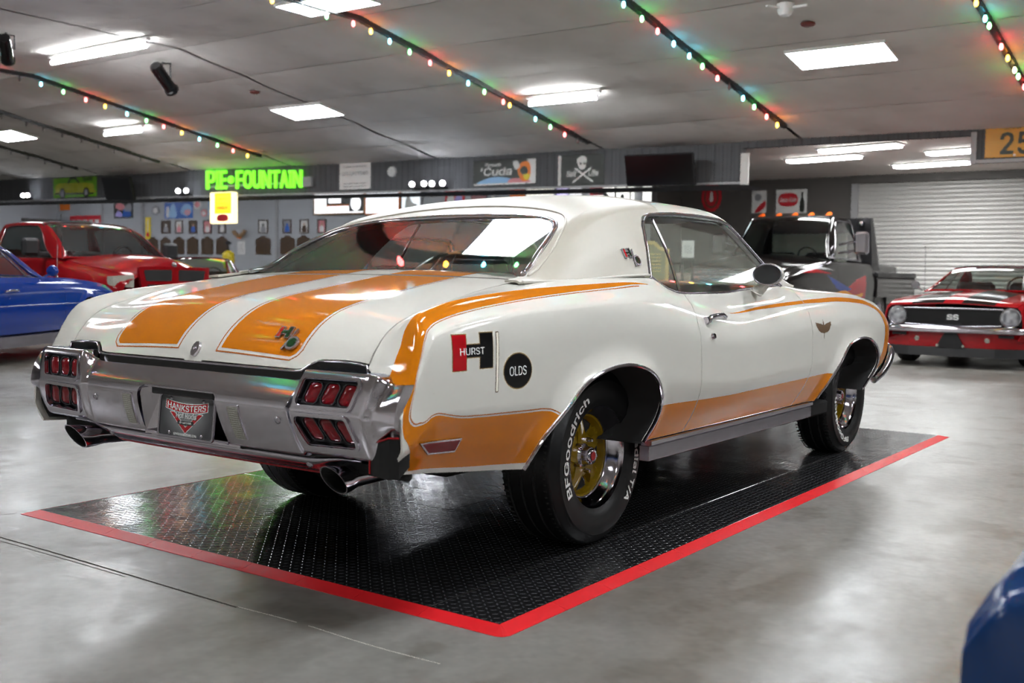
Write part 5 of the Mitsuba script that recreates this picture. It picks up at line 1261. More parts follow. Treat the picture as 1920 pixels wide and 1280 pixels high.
for s in (-1, 1):
    hk = add('headlamp', moved(lathe([(.115, -.06), (.122, -.01), (.117, .012), (.104, .010)], 32, 'x'), fx-.03, s*.655, .625), 'chrome', sm=40)
    add('lens', moved(lathe([(.104, .008), (.09, .022), (.05, .032), (0, .035)], 32, 'x'), fx-.03, s*.655, .625), 'lamp_glass', hk, 40)
    pk = add('parking_lamp', moved(lathe([(.055, -.02), (.060, 0), (.052, .01)], 24, 'x'), fx-.01, s*.40, .36), 'satin_chrome', sm=40); add('lens', moved(lathe([(.052, .006), (0, .018)], 24, 'x'), fx-.01, s*.40, .36), 'clear_lens', pk, 40)
    add('bumper_bolt', moved(lathe([(.016, 0), (.010, .012), (0, .014)], 12, 'x'), fx+.075, s*.27, .44), 'satin_chrome', sm=40)
    add('bumper_slot', bx(fx-.005, fx+.012, s*.62-.085, s*.62+.085, .385, .42), 'black_trim')
lb = meshkit.text_mesh('SS', .062, .012, True); lb.apply_translation([-lb.bounds[:, 0].mean(), -.031, 0]); lb.apply_scale([1.35, 1, 1])
add('lettering', frame_map(lb, [fx-.035, 0, .618], [0, 1, 0], [0, 0, 1], [1, 0, 0]), 'white_print')
add('front_bumper', bumper_bar([(3.40, -.885, .47), (3.58, -.86, .47), (3.72, -.66, .47), (3.755, -.3, .47), (3.76, 0, .47), (3.755, .3, .47), (3.72, .66, .47), (3.58, .86, .47), (3.40, .885, .47)], .03, .045), 'chrome', sm=45)
add('front_valance', trimesh.convex.convex_hull(np.array([(x, y, z) for y, x1 in ((-.82, 3.52), (-.5, 3.67), (0, 3.70), (.5, 3.67), (.82, 3.52)) for x, z in ((x1, .45), (x1-.02, .24), (x1-.25, .24), (x1-.25, .45))])), 'cherry_red')
add('front_spoiler', trimesh.convex.convex_hull(np.array([(x, y, z) for y, x1 in ((-.86, 3.50), (-.5, 3.68), (0, 3.71), (.5, 3.68), (.86, 3.50)) for x, z in ((x1, .25), (x1+.02, .14), (x1-.2, .14), (x1-.2, .25))])), 'black_trim')
pl_ = Polygon([(-.05, .13), (.05, .13), (.16, -.07), (.14, -.09), (-.14, -.09), (-.16, -.07)])
add('tow_plate', frame_map(extrude(pl_, .01), [fx+.045, 0, .335], [0, 1, 0], [0, 0, 1], [1, 0, 0]), 'black_trim')
for s in (-1, 1): add('plate_light', moved(lathe([(.018, 0), (.014, .012), (0, .014)], 12, 'x'), fx+.055, s*.15, .27), 'amber_lens' if False else 'clear_lens', sm=40)
add('windshield_sign', frame_map(extrude(rrect(.34, .25, .005), .004), [1.72, .60, 1.07], [0, 1, 0], [-.45, 0, .89], [.89, 0, .45]), 'white_print')
sg = frame_map(text_on('FOR SALE', .022, True), [1.724, .60, 1.15], [0, 1, 0], [-.45, 0, .89], [.89, 0, .45])
for i in range(7): add('print_line', frame_map(bx(-.13, .13, -.0035, .0035, 0, .001), [1.726-.45*(.05-i*.025)*1, .60, 1.07+.89*(.05-i*.025)], [0, 1, 0], [-.45, 0, .89], [.89, 0, .45]), 'grey_print')
for s in (1, -1):
    mk_ = add('door_mirror', moved(lathe([(0, -.06), (.045, -.045), (.06, 0), (.055, .02), (0, .02)], 20, 'x'), 1.62, s*.99, 1.0), 'chrome', sm=40); add('stalk', tube([(1.62, s*.99, .99), (1.60, s*.90, .92)], .012, 8), 'chrome', mk_)
    add('wiper', tube([(1.93, s*.1+.15, .955), (1.80, s*.1+.55, 1.0)], .006, 6), 'black_trim')
add('antenna', tube([(1.95, -.78, .90), (1.98, -.78, 1.55)], .003, 5), 'satin_chrome')
# ------------------------------------------------------------------ blue hardtop behind the coupe's tail
gloss('royal_blue', (.006, .055, .33), .02)
blue_w = [(-1.3, .82), (-.9, .93), (0, .955), (2.0, .955), (3.0, .95), (3.6, .93), (3.88, .89)]
blue_c = [(-1.3, .76), (0, .85), (2, .87), (3.2, .86), (3.88, .82)]
blue = Auto(-1.3, 3.88, [(-1.3, .40), (0, .34), (3.88, .36)], [(-1.3, .86), (-.5, .90), (.5, .93), (1.6, .945), (2.4, .94), (3.2, .895), (3.7, .83), (3.88, .76)], [(-1.3, .88), (0, .97), (2, .98), (3, .945), (3.7, .87), (3.88, .80)], blue_w, blue_c, (-.25, .45, 1.52, 2.10), (1.34, .60, .84, .94, .95))
BC, add, place = build_auto('blue_hardtop', 'blue two-door hardtop with chrome rocker trim at the left edge', blue, (1.12, 8.13, 32), 'royal_blue', (0, 2.95),
    side=[(.20, .01), (.50, .29), (.68, .325), (1.46, .325), (1.58, .28), (1.90, .01)], doors=(.85, 2.32), rocker=(.20, .33, 'satin_chrome'), pillars=((1.66, -.26),), glassb='glass')
for s in (1, -1):
    add('handle', tube([(1.02, s*.955, .80), (1.06, s*.985, .81), (1.22, s*.985, .81), (1.25, s*.955, .805)], .012, 8), 'chrome', sm=45); add('lock', moved(lathe([(.014, 0), (.012, .012), (0, .013)], 12, 'y'), 1.10, s*.952, .73), 'chrome')
    mk_ = add('door_mirror', moved(lathe([(0, -.05), (.05, -.04), (.065, 0), (.06, .02), (0, .02)], 20, 'x'), 1.92, s*1.0, 1.02), 'royal_blue', sm=40); add('stalk', tube([(1.92, s*1.0, 1.0), (1.93, s*.90, .95)], .014, 8), 'chrome', mk_)
    add('body_line', tube(blue.B.point(np.array([(x, .30) for x in np.linspace(-.6, 3.7, 30)]), .001)*[1, -s, 1], .004, 6), 'satin_chrome')
add('antenna', tube([(2.42, -.80, .955), (2.44, -.80, 1.32)], .004, 5), 'satin_chrome'); add('antenna_base', moved(lathe([(.018, 0), (.01, .03), (0, .03)], 10), 2.42, -.80, .945), 'chrome')
add('front_bumper', bumper_bar([(3.6, -.93, .48), (3.86, -.85, .48), (3.96, -.4, .48), (3.97, 0, .48), (3.96, .4, .48), (3.86, .85, .48), (3.6, .93, .48)], .03, .05), 'chrome', sm=45)
add('grille', bx(3.80, 3.90, -.80, .80, .56, .74, .02), 'satin_chrome')
# ------------------------------------------------------------------ red pickup
gloss('truck_red', (.36, .006, .013), .025)
ram = Auto(-1.3, 4.5, [(-1.3, .42), (0, .36), (4.0, .34), (4.5, .36)], [(-1.3, 1.22), (.2, 1.22), (1.4, 1.22), (2.9, 1.20), (3.4, 1.12), (4.0, 1.04), (4.35, .98), (4.5, .90)], [(-1.3, 1.20), (2.9, 1.29), (3.5, 1.285), (4.1, 1.255), (4.40, 1.19), (4.5, 1.08)], [(-1.3, .98), (1, 1.0), (3.0, 1.0), (3.9, 1.0), (4.3, .93), (4.5, .84)], [(-1.3, .95), (2.5, .95), (3.2, .86), (4.0, .80), (4.5, .74)], (.90, 1.0, 2.15, 3.10), (1.80, .72, .93, 1.21, 1.22), crest=.06)
RT, add, place = build_auto('red_pickup', 'red pickup truck with black mirrors and grille facing right', ram, (6.50, 14.72, 268), 'truck_red', (0, 3.57),
    side=[(1.12, .01), (1.14, .30), (1.30, .325), (2.10, .325), (2.30, .27), (2.84, .01)], doors=(1.05, 2.70), R=.37, rim=.25, tw=.26, rocker=(.26, .38, 'truck_red'), glassb='dark_glass', cat='pickup truck')
gp = lambda pts, h, x, b, nm, par=None: add(nm, frame_map(extrude(Polygon(pts).buffer(-.02).buffer(.02), h), [x, 0, 0], [0, 1, 0], [0, 0, 1], [1, 0, 0]), b, *( [par] if par else []))
gp([(-.60, 1.10), (.60, 1.10), (.52, .60), (-.52, .60)], .05, 4.475, 'truck_red', 'grille_shell')
for s in (1, -1):
    gp([(s*.06, 1.06), (s*.52, 1.05), (s*.48, .895), (s*.06, .895)][::s], .012, 4.52, 'underbody_shade_black', 'grille_opening'); gp([(s*.06, .845), (s*.47, .845), (s*.42, .70), (s*.06, .70)][::s], .012, 4.52, 'underbody_shade_black', 'grille_opening')  # solid plates coloured dark for the shade inside the grille
    hk = add('headlamp', trimesh.convex.convex_hull(np.array([(x, s*y, z) for x, y, z in ((4.50, .66, .98), (4.50, .66, .80), (4.37, .90, .96), (4.37, .90, .82), (4.40, .66, .98), (4.40, .66, .8), (4.25, .92, .95), (4.25, .92, .83))])), 'clear_lens')
    mk_ = add('door_mirror', bx(2.62, 2.74, s*1.06, s*1.32, 1.24, 1.50, .04), 'black_trim'); add('stalk', bx(2.62, 2.70, s*.92, s*1.10, 1.24, 1.30, .01), 'black_trim', mk_)
    add('wiper', tube([(3.08, s*.25, 1.23), (2.86, s*.25+.45, 1.33)], .010, 6), 'black_trim')
add('hood_badge', moved(lathe([(.045, 0), (.035, .02), (0, .025)], 16, 'x'), 4.50, 0, 1.13), 'chrome', sm=40)
add('front_bumper', bumper_bar([(4.1, -.98, .55), (4.40, -.92, .55), (4.60, -.5, .55), (4.63, 0, .55), (4.60, .5, .55), (4.40, .92, .55), (4.1, .98, .55)], .06, .12), 'truck_red', sm=45)
add('antenna', tube([(3.05, -.90, 1.20), (3.02, -.90, 1.85)], .005, 5), 'black_trim')
add('roof_rail', bx(1.3, 1.36, -.6, .6, 1.80, 1.85, .01), 'black_trim')
# ------------------------------------------------------------------ cars in the back rows
def old_coupe(name, label, pose, paint, **kw):
    w = [(-1.2, .80), (-.8, .88), (0, .90), (2.6, .90), (3.3, .87), (3.6, .82)]; c_ = [(-1.2, .74), (0, .80), (2.6, .81), (3.6, .76)]
    a = Auto(-1.2, 3.6, [(-1.2, .40), (0, .30), (3.6, .34)], [(-1.2, .86), (0, .92), (2, .90), (3.2, .86), (3.6, .78)], [(-1.2, .88), (0, .96), (2, .96), (3.2, .92), (3.6, .82)], w, c_, (-.30, .30, 1.12, 1.92), (1.36, .58, .80, .93, .94))
    k, add, place = build_auto(name, label, a, pose, paint, (0, 2.75), side=[(.12, .01), (.34, .30), (.52, .325), (1.10, .325), (1.24, .28), (1.70, .01)], doors=(.70, 1.95), R=.32, glassb='tinted_glass', pillars=((.72, -.05),), **kw)
    add('front_bumper', bumper_bar([(3.4, -.86, .48), (3.62, -.78, .48), (3.70, 0, .48), (3.62, .78, .48), (3.4, .86, .48)], .03, .05), 'chrome', sm=45); add('rear_bumper', bumper_bar([(-1.0, -.86, .50), (-1.25, -.76, .50), (-1.32, 0, .50), (-1.25, .76, .50), (-1.0, .86, .50)], .03, .05), 'chrome', sm=45)
    add('grille', bx(3.55, 3.62, -.72, .72, .54, .74, .02), 'satin_chrome')
    for s in (1, -1): add('headlamp', moved(lathe([(.09, -.03), (.095, 0), (.06, .02), (0, .025)], 24, 'x'), 3.60, s*.58, .64), 'clear_lens', sm=40); add('tail_lamp', bx(-1.23, -1.18, s*.42, s*.70, .62, .74, .01), 'red_lens')
    return k, add
gloss('wine_red', (.30, .008, .018), .025); gloss('lime_green', (.03, .36, .02), .025); gloss('teal_blue', (.012, .16, .27), .03); gloss('dark_green', (.018, .035, .030), .02); gloss('tow_black', (.007, .006, .006), .02)
old_coupe('maroon_coupe', 'dark red coupe between the red pickup and the green car', (11.75, 16.35, 224), 'wine_red')
old_coupe('green_coupe', 'bright green coupe half hidden behind the white roof pillar', (17.3, 17.2, 190), 'lime_green')
old_coupe('dark_coupe', 'dark green coupe seen through the white coupe door window', (7.25, 5.75, 268), 'dark_green')
van = Auto(-1.2, 3.7, [(-1.2, .5), (3.7, .5)], [(-1.2, 1.0), (1, 1.05), (2.4, 1.05), (3.4, 1.0), (3.7, .92)], [(-1.2, 1.0), (2.4, 1.12), (3.3, 1.10), (3.7, 1.0)], [(-1.2, .90), (1, .92), (3.2, .90), (3.7, .84)], [(-1.2, .86), (2.4, .86), (3.7, .76)], (.70, .80, 1.80, 2.35), (1.70, .68, .86, 1.05, 1.08), crest=.06)
TP, add, place = build_auto('teal_pickup', 'teal old pickup cab seen through the rear window', van, (12.1, 10.7, 222), 'teal_blue', (0, 2.9), side=[(.90, .01), (.92, .29), (1.05, .325), (1.76, .325), (1.86, .28), (2.14, .01)], doors=(.85, 2.1), R=.35, glassb='glass', cat='pickup truck')
add('front_bumper', bumper_bar([(3.5, -.88, .6), (3.75, -.8, .6), (3.82, 0, .6), (3.75, .8, .6), (3.5, .88, .6)], .04, .07), 'chrome', sm=45)
for s in (1, -1): add('headlamp', moved(lathe([(.10, -.03), (.105, 0), (.06, .02), (0, .025)], 24, 'x'), 3.70, s*.62, .84), 'clear_lens', sm=40)
# ------------------------------------------------------------------ black tow truck in the bay
tow = Auto(-1.0, 4.85, [(-1, .62), (4.85, .58)], [(-1, 1.36), (1.0, 1.38), (2.6, 1.38), (3.6, 1.30), (4.5, 1.20), (4.85, 1.10)], [(-1, 1.36), (2.6, 1.50), (3.6, 1.47), (4.6, 1.38), (4.85, 1.22)], [(-1, 1.0), (4.0, 1.0), (4.6, .98), (4.85, .92)], [(-1, .95), (2.6, .94), (4.0, .88), (4.85, .84)], (1.0, 1.10, 2.05, 2.72), (2.20, .74, .93, 1.40, 1.43), crest=.06)
TT, add, place = build_auto('tow_truck', 'black tow truck with orange roof lights and flame graphics in the bay', tow, (17.0, 4.22, 180), 'tow_black', (0, 3.9), side=[(1.18, .01), (1.20, .30), (1.34, .325), (2.00, .325), (2.16, .27), (2.52, .01)], doors=(1.12, 2.45), R=.42, rim=.25, tw=.28, rocker=(.40, .58, 'black_trim'), glassb='dark_glass', cat='truck')
for y in (-.62, -.30, 0, .30, .62):
    add('clearance_lamp', trimesh.convex.convex_hull(np.vstack([np.c_[np.full(8, 1.93), y+.055*np.cos(np.arange(8)*.785), 2.20+.0*np.arange(8)], np.c_[np.full(8, 1.90), y+.035*np.cos(np.arange(8)*.785), 2.24+.012*np.sin(np.arange(8)*.785)], np.c_[np.full(8, 2.02), y+.045*np.cos(np.arange(8)*.785), 2.185+.0*np.arange(8)]])), 'amber_lens')
add('headache_board', trimesh.convex.convex_hull(np.array([(x, y, z) for y in (-.98, .98) for x, z in ((.75, 2.20), (.62, 2.20), (-.10, .90), (.5, .90))])), 'black_trim')
add('deck_rail', bx(-3.2, .4, -1.05, 1.05, 1.12, 1.22, .02), 'black_trim'); add('deck_side', bx(-3.2, .4, -1.03, 1.03, .75, 1.12, .02), 'tow_black')
for s in (1, -1):
    mk_ = add('tow_mirror', bx(2.16, 2.30, s*1.18, s*1.42, 1.50, 1.88, .04), 'chrome'); add('arm', tube([(2.24, s*1.20, 1.72), (2.26, s*.92, 1.66)], .02, 8), 'chrome', mk_); add('arm', tube([(2.24, s*1.20, 1.56), (2.26, s*.92, 1.52)], .02, 8), 'chrome', mk_)
    add('cab_light', moved(lathe([(.05, -.06), (.055, .05), (0, .06)], 16, 'x'), .82, s*.82, 2.10), 'chrome', sm=40)
    hk = add('headlamp', bx(4.76, 4.86, s*.56, s*.86, .94, 1.14, .02), 'clear_lens')
    # painted side graphics: red field, blue wedge, yellow ribbon
    fl = lambda pts, b, o: add('side_graphic', tow.B.sheet(tow.flank(Polygon(pts)), o, 0, s < 0), b)
    fl([(.95, .66), (2.85, .66), (2.5, .84), (2.0, .92), (1.45, 1.08), (.95, 1.16)], 'cherry_red', .001)
    fl([(1.75, .90), (3.0, 1.14), (2.55, .92), (2.2, .84)], 'royal_blue', .0016)
    fl(list(map(tuple, np.r_[smooth_loop([(1.1, .84), (1.6, .80), (2.1, .88), (2.6, .84), (2.95, .80)], 6), smooth_loop([(2.95, .77), (2.6, .79), (2.1, .82), (1.6, .73), (1.1, .78)], 6)])), 'flame_yellow', .0022)
    fl([(2.7, 1.16), (3.5, 1.24), (4.1, 1.16), (3.4, 1.17)], 'cherry_red', .0016)
    fl([(2.6, 1.22), (3.3, 1.28), (3.9, 1.22), (3.2, 1.235)], 'grey_print', .0022)
gloss('flame_yellow', (.78, .42, .01), .03)
add('grille', bx(4.78, 4.88, -.54, .54, .86, 1.22, .02), 'chrome')
for i in range(4): add('grille_bar', bx(4.87, 4.90, -.52, .52, .90+i*.08, .93+i*.08), 'satin_chrome')
add('front_bumper', bx(4.80, 5.02, -.98, .98, .52, .78, .03), 'chrome')
add('cab_interior', bx(1.16, 1.20, -.7, .7, 1.2, 1.9), 'decal_cream'); add('license_tag', bx(5.02, 5.03, -.15, .15, .58, .73), 'white_print')
# ------------------------------------------------------------------ blue car in the right foreground
gloss('cobalt_blue', (.018, .085, .27), .03)
near = Auto(-1.3, 3.9, [(-1.3, .40), (0, .28), (3.9, .32)], [(-1.3, .80), (0, .86), (2, .82), (3.2, .765), (3.7, .71), (3.84, .655), (3.9, .56)], [(-1.3, .82), (0, .92), (2, .90), (3.2, .83), (3.7, .75), (3.9, .60)], [(-1.3, .84), (-.8, .92), (0, .94), (2.6, .94), (3.3, .92), (3.7, .88), (3.9, .82)], [(-1.3, .78), (0, .84), (2.6, .85), (3.9, .78)], (-.30, .35, 1.2, 2.0), (1.30, .58, .80, .90, .91))
NB, add, place = build_auto('foreground_car', 'blurred blue car corner at the lower right edge', near, (-1.16, -6.435, 90), 'cobalt_blue', (0, 2.85), side=[(.18, .01), (.42, .29), (.60, .325), (1.18, .325), (1.32, .28), (1.80, .01)], doors=(.80, 2.2), rocker=(.20, .28, 'chrome'), glassb='glass')
# ================================================================== what hangs on the soffit and the walls
def wall_thing(name, label, cat, a, y0, y1, z0, z1, t, b, group=None, lift=0., bev=.004):
    k = thing(name, label, cat, group); put('board', slab(a, y0, y1, z0, z1, t, lift+.004, bev), b, k); return k
def on_board(k, a, yc, zc, poly, b, lift, nm='print', t=.002):
    return put(nm, on_wall(extrude(poly, t), a, yc, zc, lift+.004), b, k)
def words(k, a, yc, zc, s, h, b, lift, width=None, bold=True, nm='lettering', t=.003, shear=0.):
    m = text_on(s, h, bold, 1., t)
    if width: m.apply_scale([width/(m.bounds[1][0]-m.bounds[0][0]), 1, 1])
    if shear: v = np.array(m.vertices); v[:, 0] += shear*v[:, 1]; m = trimesh.Trimesh(v, m.faces, process=False)
    return put(nm, on_wall(m, a, yc, zc, lift+.004), b, k)
el = lambda x, y, a, b, n=16: shapely.affinity.scale(Point(x, y).buffer(1, n), a, b)
def sh(pts): return Polygon(smooth_loop(pts, 5, True))
gloss('sign_lime', (.28, .58, .03), .2); gloss('sign_yellow', (.60, .62, .015), .2); mat('print_dark', (.02, .025, .02), .4); mat('print_blue', (.02, .10, .42), .4); mat('print_orange', (.80, .20, .01), .4); mat('print_red', (.55, .02, .03), .4); mat('print_yellow', (.80, .60, .02), .4); mat('print_white', (.74, .73, .72), .5); mat('print_grey', (.28, .28, .30), .5); mat('print_lilac', (.42, .36, .72), .5); mat('print_sky', (.25, .45, .70), .4); mat('print_skin', (.50, .30, .20), .5); mat('plate_amber', (.62, .28, .008), .35); mat('frame_brown', (.055, .030, .018), .45); mat('plaque_bronze', (.085, .052, .028), .4, .2); mat('print_pink', (.66, .25, .28), .5)
# green car banner
k = wall_thing('car_banner', 'lime green banner with a yellow roadster picture', 'banner', XW, 23.40, 21.58, 2.90, 3.41, .01, 'sign_lime', lift=.012)
yc, zc_ = 22.5, 3.15
on_board(k, XW, yc, zc_, sh([(-.80, -.10), (-.75, .10), (-.2, .12), (.1, .12), (.75, .08), (.82, -.06), (.78, -.16), (-.75, -.16)]), 'sign_yellow', .024)
on_board(k, XW, yc, zc_, LineString([(-.25, .12), (-.15, .23), (.05, .24), (.2, .12)]).buffer(.02), 'print_dark', .026); on_board(k, XW, yc, zc_, LineString([(-.80, -.14), (.78, -.17)]).buffer(.02), 'print_dark', .026)
for x in (-.50, .50): on_board(k, XW, yc, zc_, el(x, -.14, .12, .13), 'print_dark', .028); on_board(k, XW, yc, zc_, el(x, -.14, .07, .08), 'print_grey', .031)
words(k, XW, yc-.55, zc_+.20, 'Sprite', .09, 'print_dark', .026, .42, shear=.2)
def television(label, y0, y1, z0, z1, tilt, turn):
    k = thing('television', label, 'television', 'wall televisions on the soffit')
    w, h = abs(y0-y1), z1-z0; a = math.radians(tilt); b = math.radians(turn)
    R1 = trimesh.transformations.rotation_matrix(a, [1, 0, 0]) @ trimesh.transformations.rotation_matrix(b, [0, 1, 0])
    def pl(m): m = m.copy(); m.apply_transform(R1); return on_wall(m, XW, (y0+y1)/2, (z0+z1)/2, .36)
    put('housing', pl(bx(-w/2, w/2, -h/2, h/2, -.06, .012, .012)), 'black_trim', k); put('screen', pl(bx(-w/2+.02, w/2-.02, -h/2+.025, h/2-.02, .012, .014)), 'black_gloss', k)
    put('wall_arm', on_wall(bx(-.08, .08, -.1, .1, .004, .34), XW, (y0+y1)/2, (z0+z1)/2, 0), 'black_trim', k)
television('wall television left of the green letters', 21.0, 19.6, 2.74, 3.30, 14, -10); television('wall television right of the skull flag', 6.50, 5.15, 2.60, 3.14, 14, -6)
# PIE * FOUNTAIN in lit letters
scene['letter_green'] = two({'type': 'diffuse', 'reflectance': rgb(.2, .6, .1)})
k = thing('letter_sign', 'glowing green PIE FOUNTAIN letters on the soffit', 'sign')
put('backing', slab(XW, 17.5, 14.2, 2.97, 3.02, .03, .0), 'trim_grey', k)
x_ = 17.46
for ch, y0, y1 in zip('PIE.FOUNTAIN', (17.46, 17.13, 17.00, 16.77, 16.47, 16.23, 15.93, 15.65, 15.35, 15.08, 14.82, 14.70), (17.16, 17.05, 16.79, 16.52, 16.26, 15.96, 15.68, 15.38, 15.10, 14.84, 14.73, 14.43)):
    zl_ = 2.935-.02*(17.46-y0); zh_ = 3.365-.038*(17.46-y0)
    if ch == '.': m = extrude(Point(0, 0).buffer(.085, 16), .05)
    else:
        m = text_on(ch, .40, True, 1., .05); b = m.bounds; m.apply_scale([(y0-y1)/(b[1][0]-b[0][0]), (zh_-zl_)/(b[1][1]-b[0][1]), 1])
    put('letter', on_wall(m, XW, (y0+y1)/2, (zl_+zh_)/2, .04), 'letter_green', k, emitter={**glow([.06, .40, .008]), 'sampling_weight': .1})
put('transformer', slab(XW, 14.40, 14.15, 2.89, 3.11, .09, 0, .01), 'trim_grey', k)
# hanging lit menu box
mat('box_cream', (.75, .66, .45), .4)
k = thing('hanging_light_box', 'lit orange and cream box sign hanging below the green letters', 'sign')
put('cabinet', slab(XW, 17.25, 16.50, 2.14, 2.85, .18, -.02, .02), 'box_cream', k, emitter={**glow([.42, .33, .16]), 'sampling_weight': .1})
on_b = lambda g, b, l, **kw: put('panel', on_wall(extrude(g, .004), XW, 16.87, 2.50, l), b, k, **kw)
on_b(box(-.20, -.14, .34, .33), 'print_orange', .163, emitter={**glow([.75, .20, .006]), 'sampling_weight': .05})
on_b(box(-.14, .05, .28, .27), 'print_yellow', .168, emitter={**glow([.9, .42, .012]), 'sampling_weight': .05}); on_b(sh([(-.10, -.30), (.22, -.30), (.20, -.17), (-.08, -.17)]), 'print_red', .165)
for i in range(3): words(k, XW, 16.80, 2.69-i*.10, ('FRESH', 'PIES', 'DAILY')[i], .06, 'print_red', .173, .34)
put('hanger', slab(XW, 16.9, 16.84, 2.84, 2.90, .04, .05), 'black_trim', k)
k = wall_thing('white_poster', 'white paper poster right of the green letters', 'poster', XW, 13.40, 12.54, 2.80, 3.40, .006, 'print_white')
words(k, XW, 12.97, 3.13, 'COLLECTORS', .07, 'print_grey', .008, .74)
for i in range(3): on_board(k, XW, 12.97, 2.98-.06*i if i else 3.27, box(-.32, -.008, .32, .008), 'print_grey', .007)
# camera dome
k = thing('camera_dome', 'small white camera dome on the soffit', 'camera'); put('base', on_wall(lathe([(.11, 0), (.10, .05), (0, .05)], 20), XW, 11.96, 3.12, 0), 'fixture_white', k, 40); put('dome', on_wall(lathe([(.07, .05), (.05, .10), (0, .115)], 20), XW, 11.96, 3.12, 0), 'fixture_white', k, True)
# racing banner
k = wall_thing('racing_banner', 'black racing banner with blue car and white script', 'banner', XW, 9.94, 8.50, 2.76, 3.24, .008, 'print_dark')
yc, zc_ = 9.22, 3.0
words(k, XW, yc+.25, zc_+.14, 'Plymouth', .06, 'print_white', .010, .36); words(k, XW, yc+.18, zc_+.02, "'Cuda", .14, 'print_white', .010, .72, shear=.15)
on_board(k, XW, yc, zc_, sh([(-.60, -.20), (-.45, -.12), (-.2, -.08), (.1, -.11), (.2, -.19)]), 'print_sky', .010); on_board(k, XW, yc, zc_, sh([(.1, -.2), (.2, -.12), (.45, -.14), (.6, -.2)]), 'print_pink', .011)
on_board(k, XW, yc, zc_, box(.52, -.23, .71, .23), 'print_lilac' if False else 'print_white', .009); on_board(k, XW, yc, zc_, sh([(.30, .05), (.42, .18), (.56, .16), (.60, 0), (.55, -.16), (.40, -.17)]), 'print_orange', .012); on_board(k, XW, yc, zc_, sh([(.36, .02), (.46, .10), (.54, .0), (.46, -.08)]), 'print_dark', .014); on_board(k, XW, yc, zc_, sh([(.20, .18), (.30, .20), (.36, .10), (.26, .04)]), 'print_white', .013); on_board(k, XW, yc, zc_, sh([(.44, -.05), (.58, -.06), (.54, -.16), (.46, -.14)]), 'print_yellow', .014); on_board(k, XW, yc, zc_, box(-.70, -.235, .50, -.205), 'print_white', .012)
# skull flag
k = wall_thing('skull_flag', 'black flag with a white skull and crossed rods', 'flag', XW, 7.95, 7.07, 2.70, 3.25, .006, 'print_dark', lift=.003)
yc, zc_ = 7.50, 2.98
on_board(k, XW, yc, zc_, sh([(-.10, .08), (-.13, .18), (-.03, .25), (.07, .20), (.06, .10), (.04, .02), (-.05, .0)]), 'print_white', .012)
for x in (-.05, .03): on_board(k, XW, yc, zc_, el(x, .11, .022, .026), 'print_dark', .015)
for s in (1, -1): on_board(k, XW, yc, zc_, LineString([(-.20*s, -.22), (.16*s, .02)]).buffer(.016), 'print_white', .013)
words(k, XW, yc+.24, zc_-.07, 'Salt', .10, 'print_white', .013, .20, shear=.2); words(k, XW, yc-.22, zc_-.07, 'Life', .10, 'print_white', .013, .20, shear=.2)
put('pole', slab(XW, 8.02, 7.96, 2.70, 3.25, .02, .006), 'trim_white', k)
# yellow 25 plate
k = wall_thing('speed_plate', 'amber plate with black 25 at the right edge', 'sign', XW, .745, -.55, 2.86, 3.35, .012, 'plate_amber', bev=.003)
words(k, XW, .33, 3.06, '25', .30, 'print_dark', .014, .42); words(k, XW, .38, 3.285, 'SLOW', .05, 'print_dark', .014, .24, False); words(k, XW, .02, 3.285, 'TO', .05, 'print_dark', .014, .10, False); words(k, XW, -.28, 3.06, '25', .30, 'print_dark', .014, .42)
for z in (3.32, 2.885): put('screw', on_wall(lathe([(.022, 0), (.016, .012), (0, .014)], 10), XW, .345, z, .012), 'fixture_white', k, 40)
# ---- back wall: framed photographs, plaques, posters
def picture(y0, y1, z0, z1, bg, fg, hd, label):
    k = thing('picture_frame', label, 'picture frame', 'framed portraits on the grey wall')
    yc, zc_ = (y0+y1)/2, (z0+z1)/2; w, h = abs(y0-y1), z1-z0
    put('frame', on_wall(extrude(box(-w/2, -h/2, w/2, h/2).difference(box(-w/2+.035, -h/2+.035, w/2-.035, h/2-.035)), .03), XB, yc, zc_), 'frame_brown', k)
    put('photo', on_wall(extrude(box(-w/2+.03, -h/2+.03, w/2-.03, h/2-.03), .01), XB, yc, zc_), bg, k)
    put('figure', on_wall(extrude(sh([(-w*.24, -h*.36), (-w*.18, h*.02), (w*.18, h*.02), (w*.24, -h*.36)]), .003), XB, yc, zc_, .01), fg, k); put('face', on_wall(extrude(el(0, h*.14, w*.11, h*.10), .003), XB, yc, zc_, .011), hd, k)
for (y0, y1), bg, fg, hd, lb in zip([(28.13, 27.67), (27.42, 27.05), (26.73, 26.34), (26.03, 25.64), (25.31, 24.96), (23.47, 23.05), (22.40, 22.03), (21.67, 21.31), (20.94, 20.59)],
    ['frame_brown', 'print_white', 'plaque_bronze', 'print_pink', 'print_grey', 'print_white', 'print_grey', 'print_white', 'print_pink'], ['print_grey', 'print_pink', 'print_blue', 'print_white', 'print_white', 'print_grey', 'print_blue', 'frame_brown', 'print_white'], ['print_white', 'print_skin', 'print_skin', 'print_skin', 'print_white', 'print_dark', 'print_blue', 'print_skin', 'print_skin'],
    ['dark framed photograph at the left end of the portrait row', 'white and pink framed portrait, second in the row', 'brown framed portrait of a figure in blue', 'framed portrait fourth from the left under the blue poster', 'framed white figure portrait beside the hanging box sign', 'black and white framed portrait above the widest plaque', 'framed portrait with a blue figure on grey', 'framed portrait with dark figure on white', 'framed portrait closest to the white roof']):
    picture(y0, y1, 2.27+.0085*(y0-23.4)+.0, 2.70+.0105*(y0-23.4), bg, fg, hd, lb)
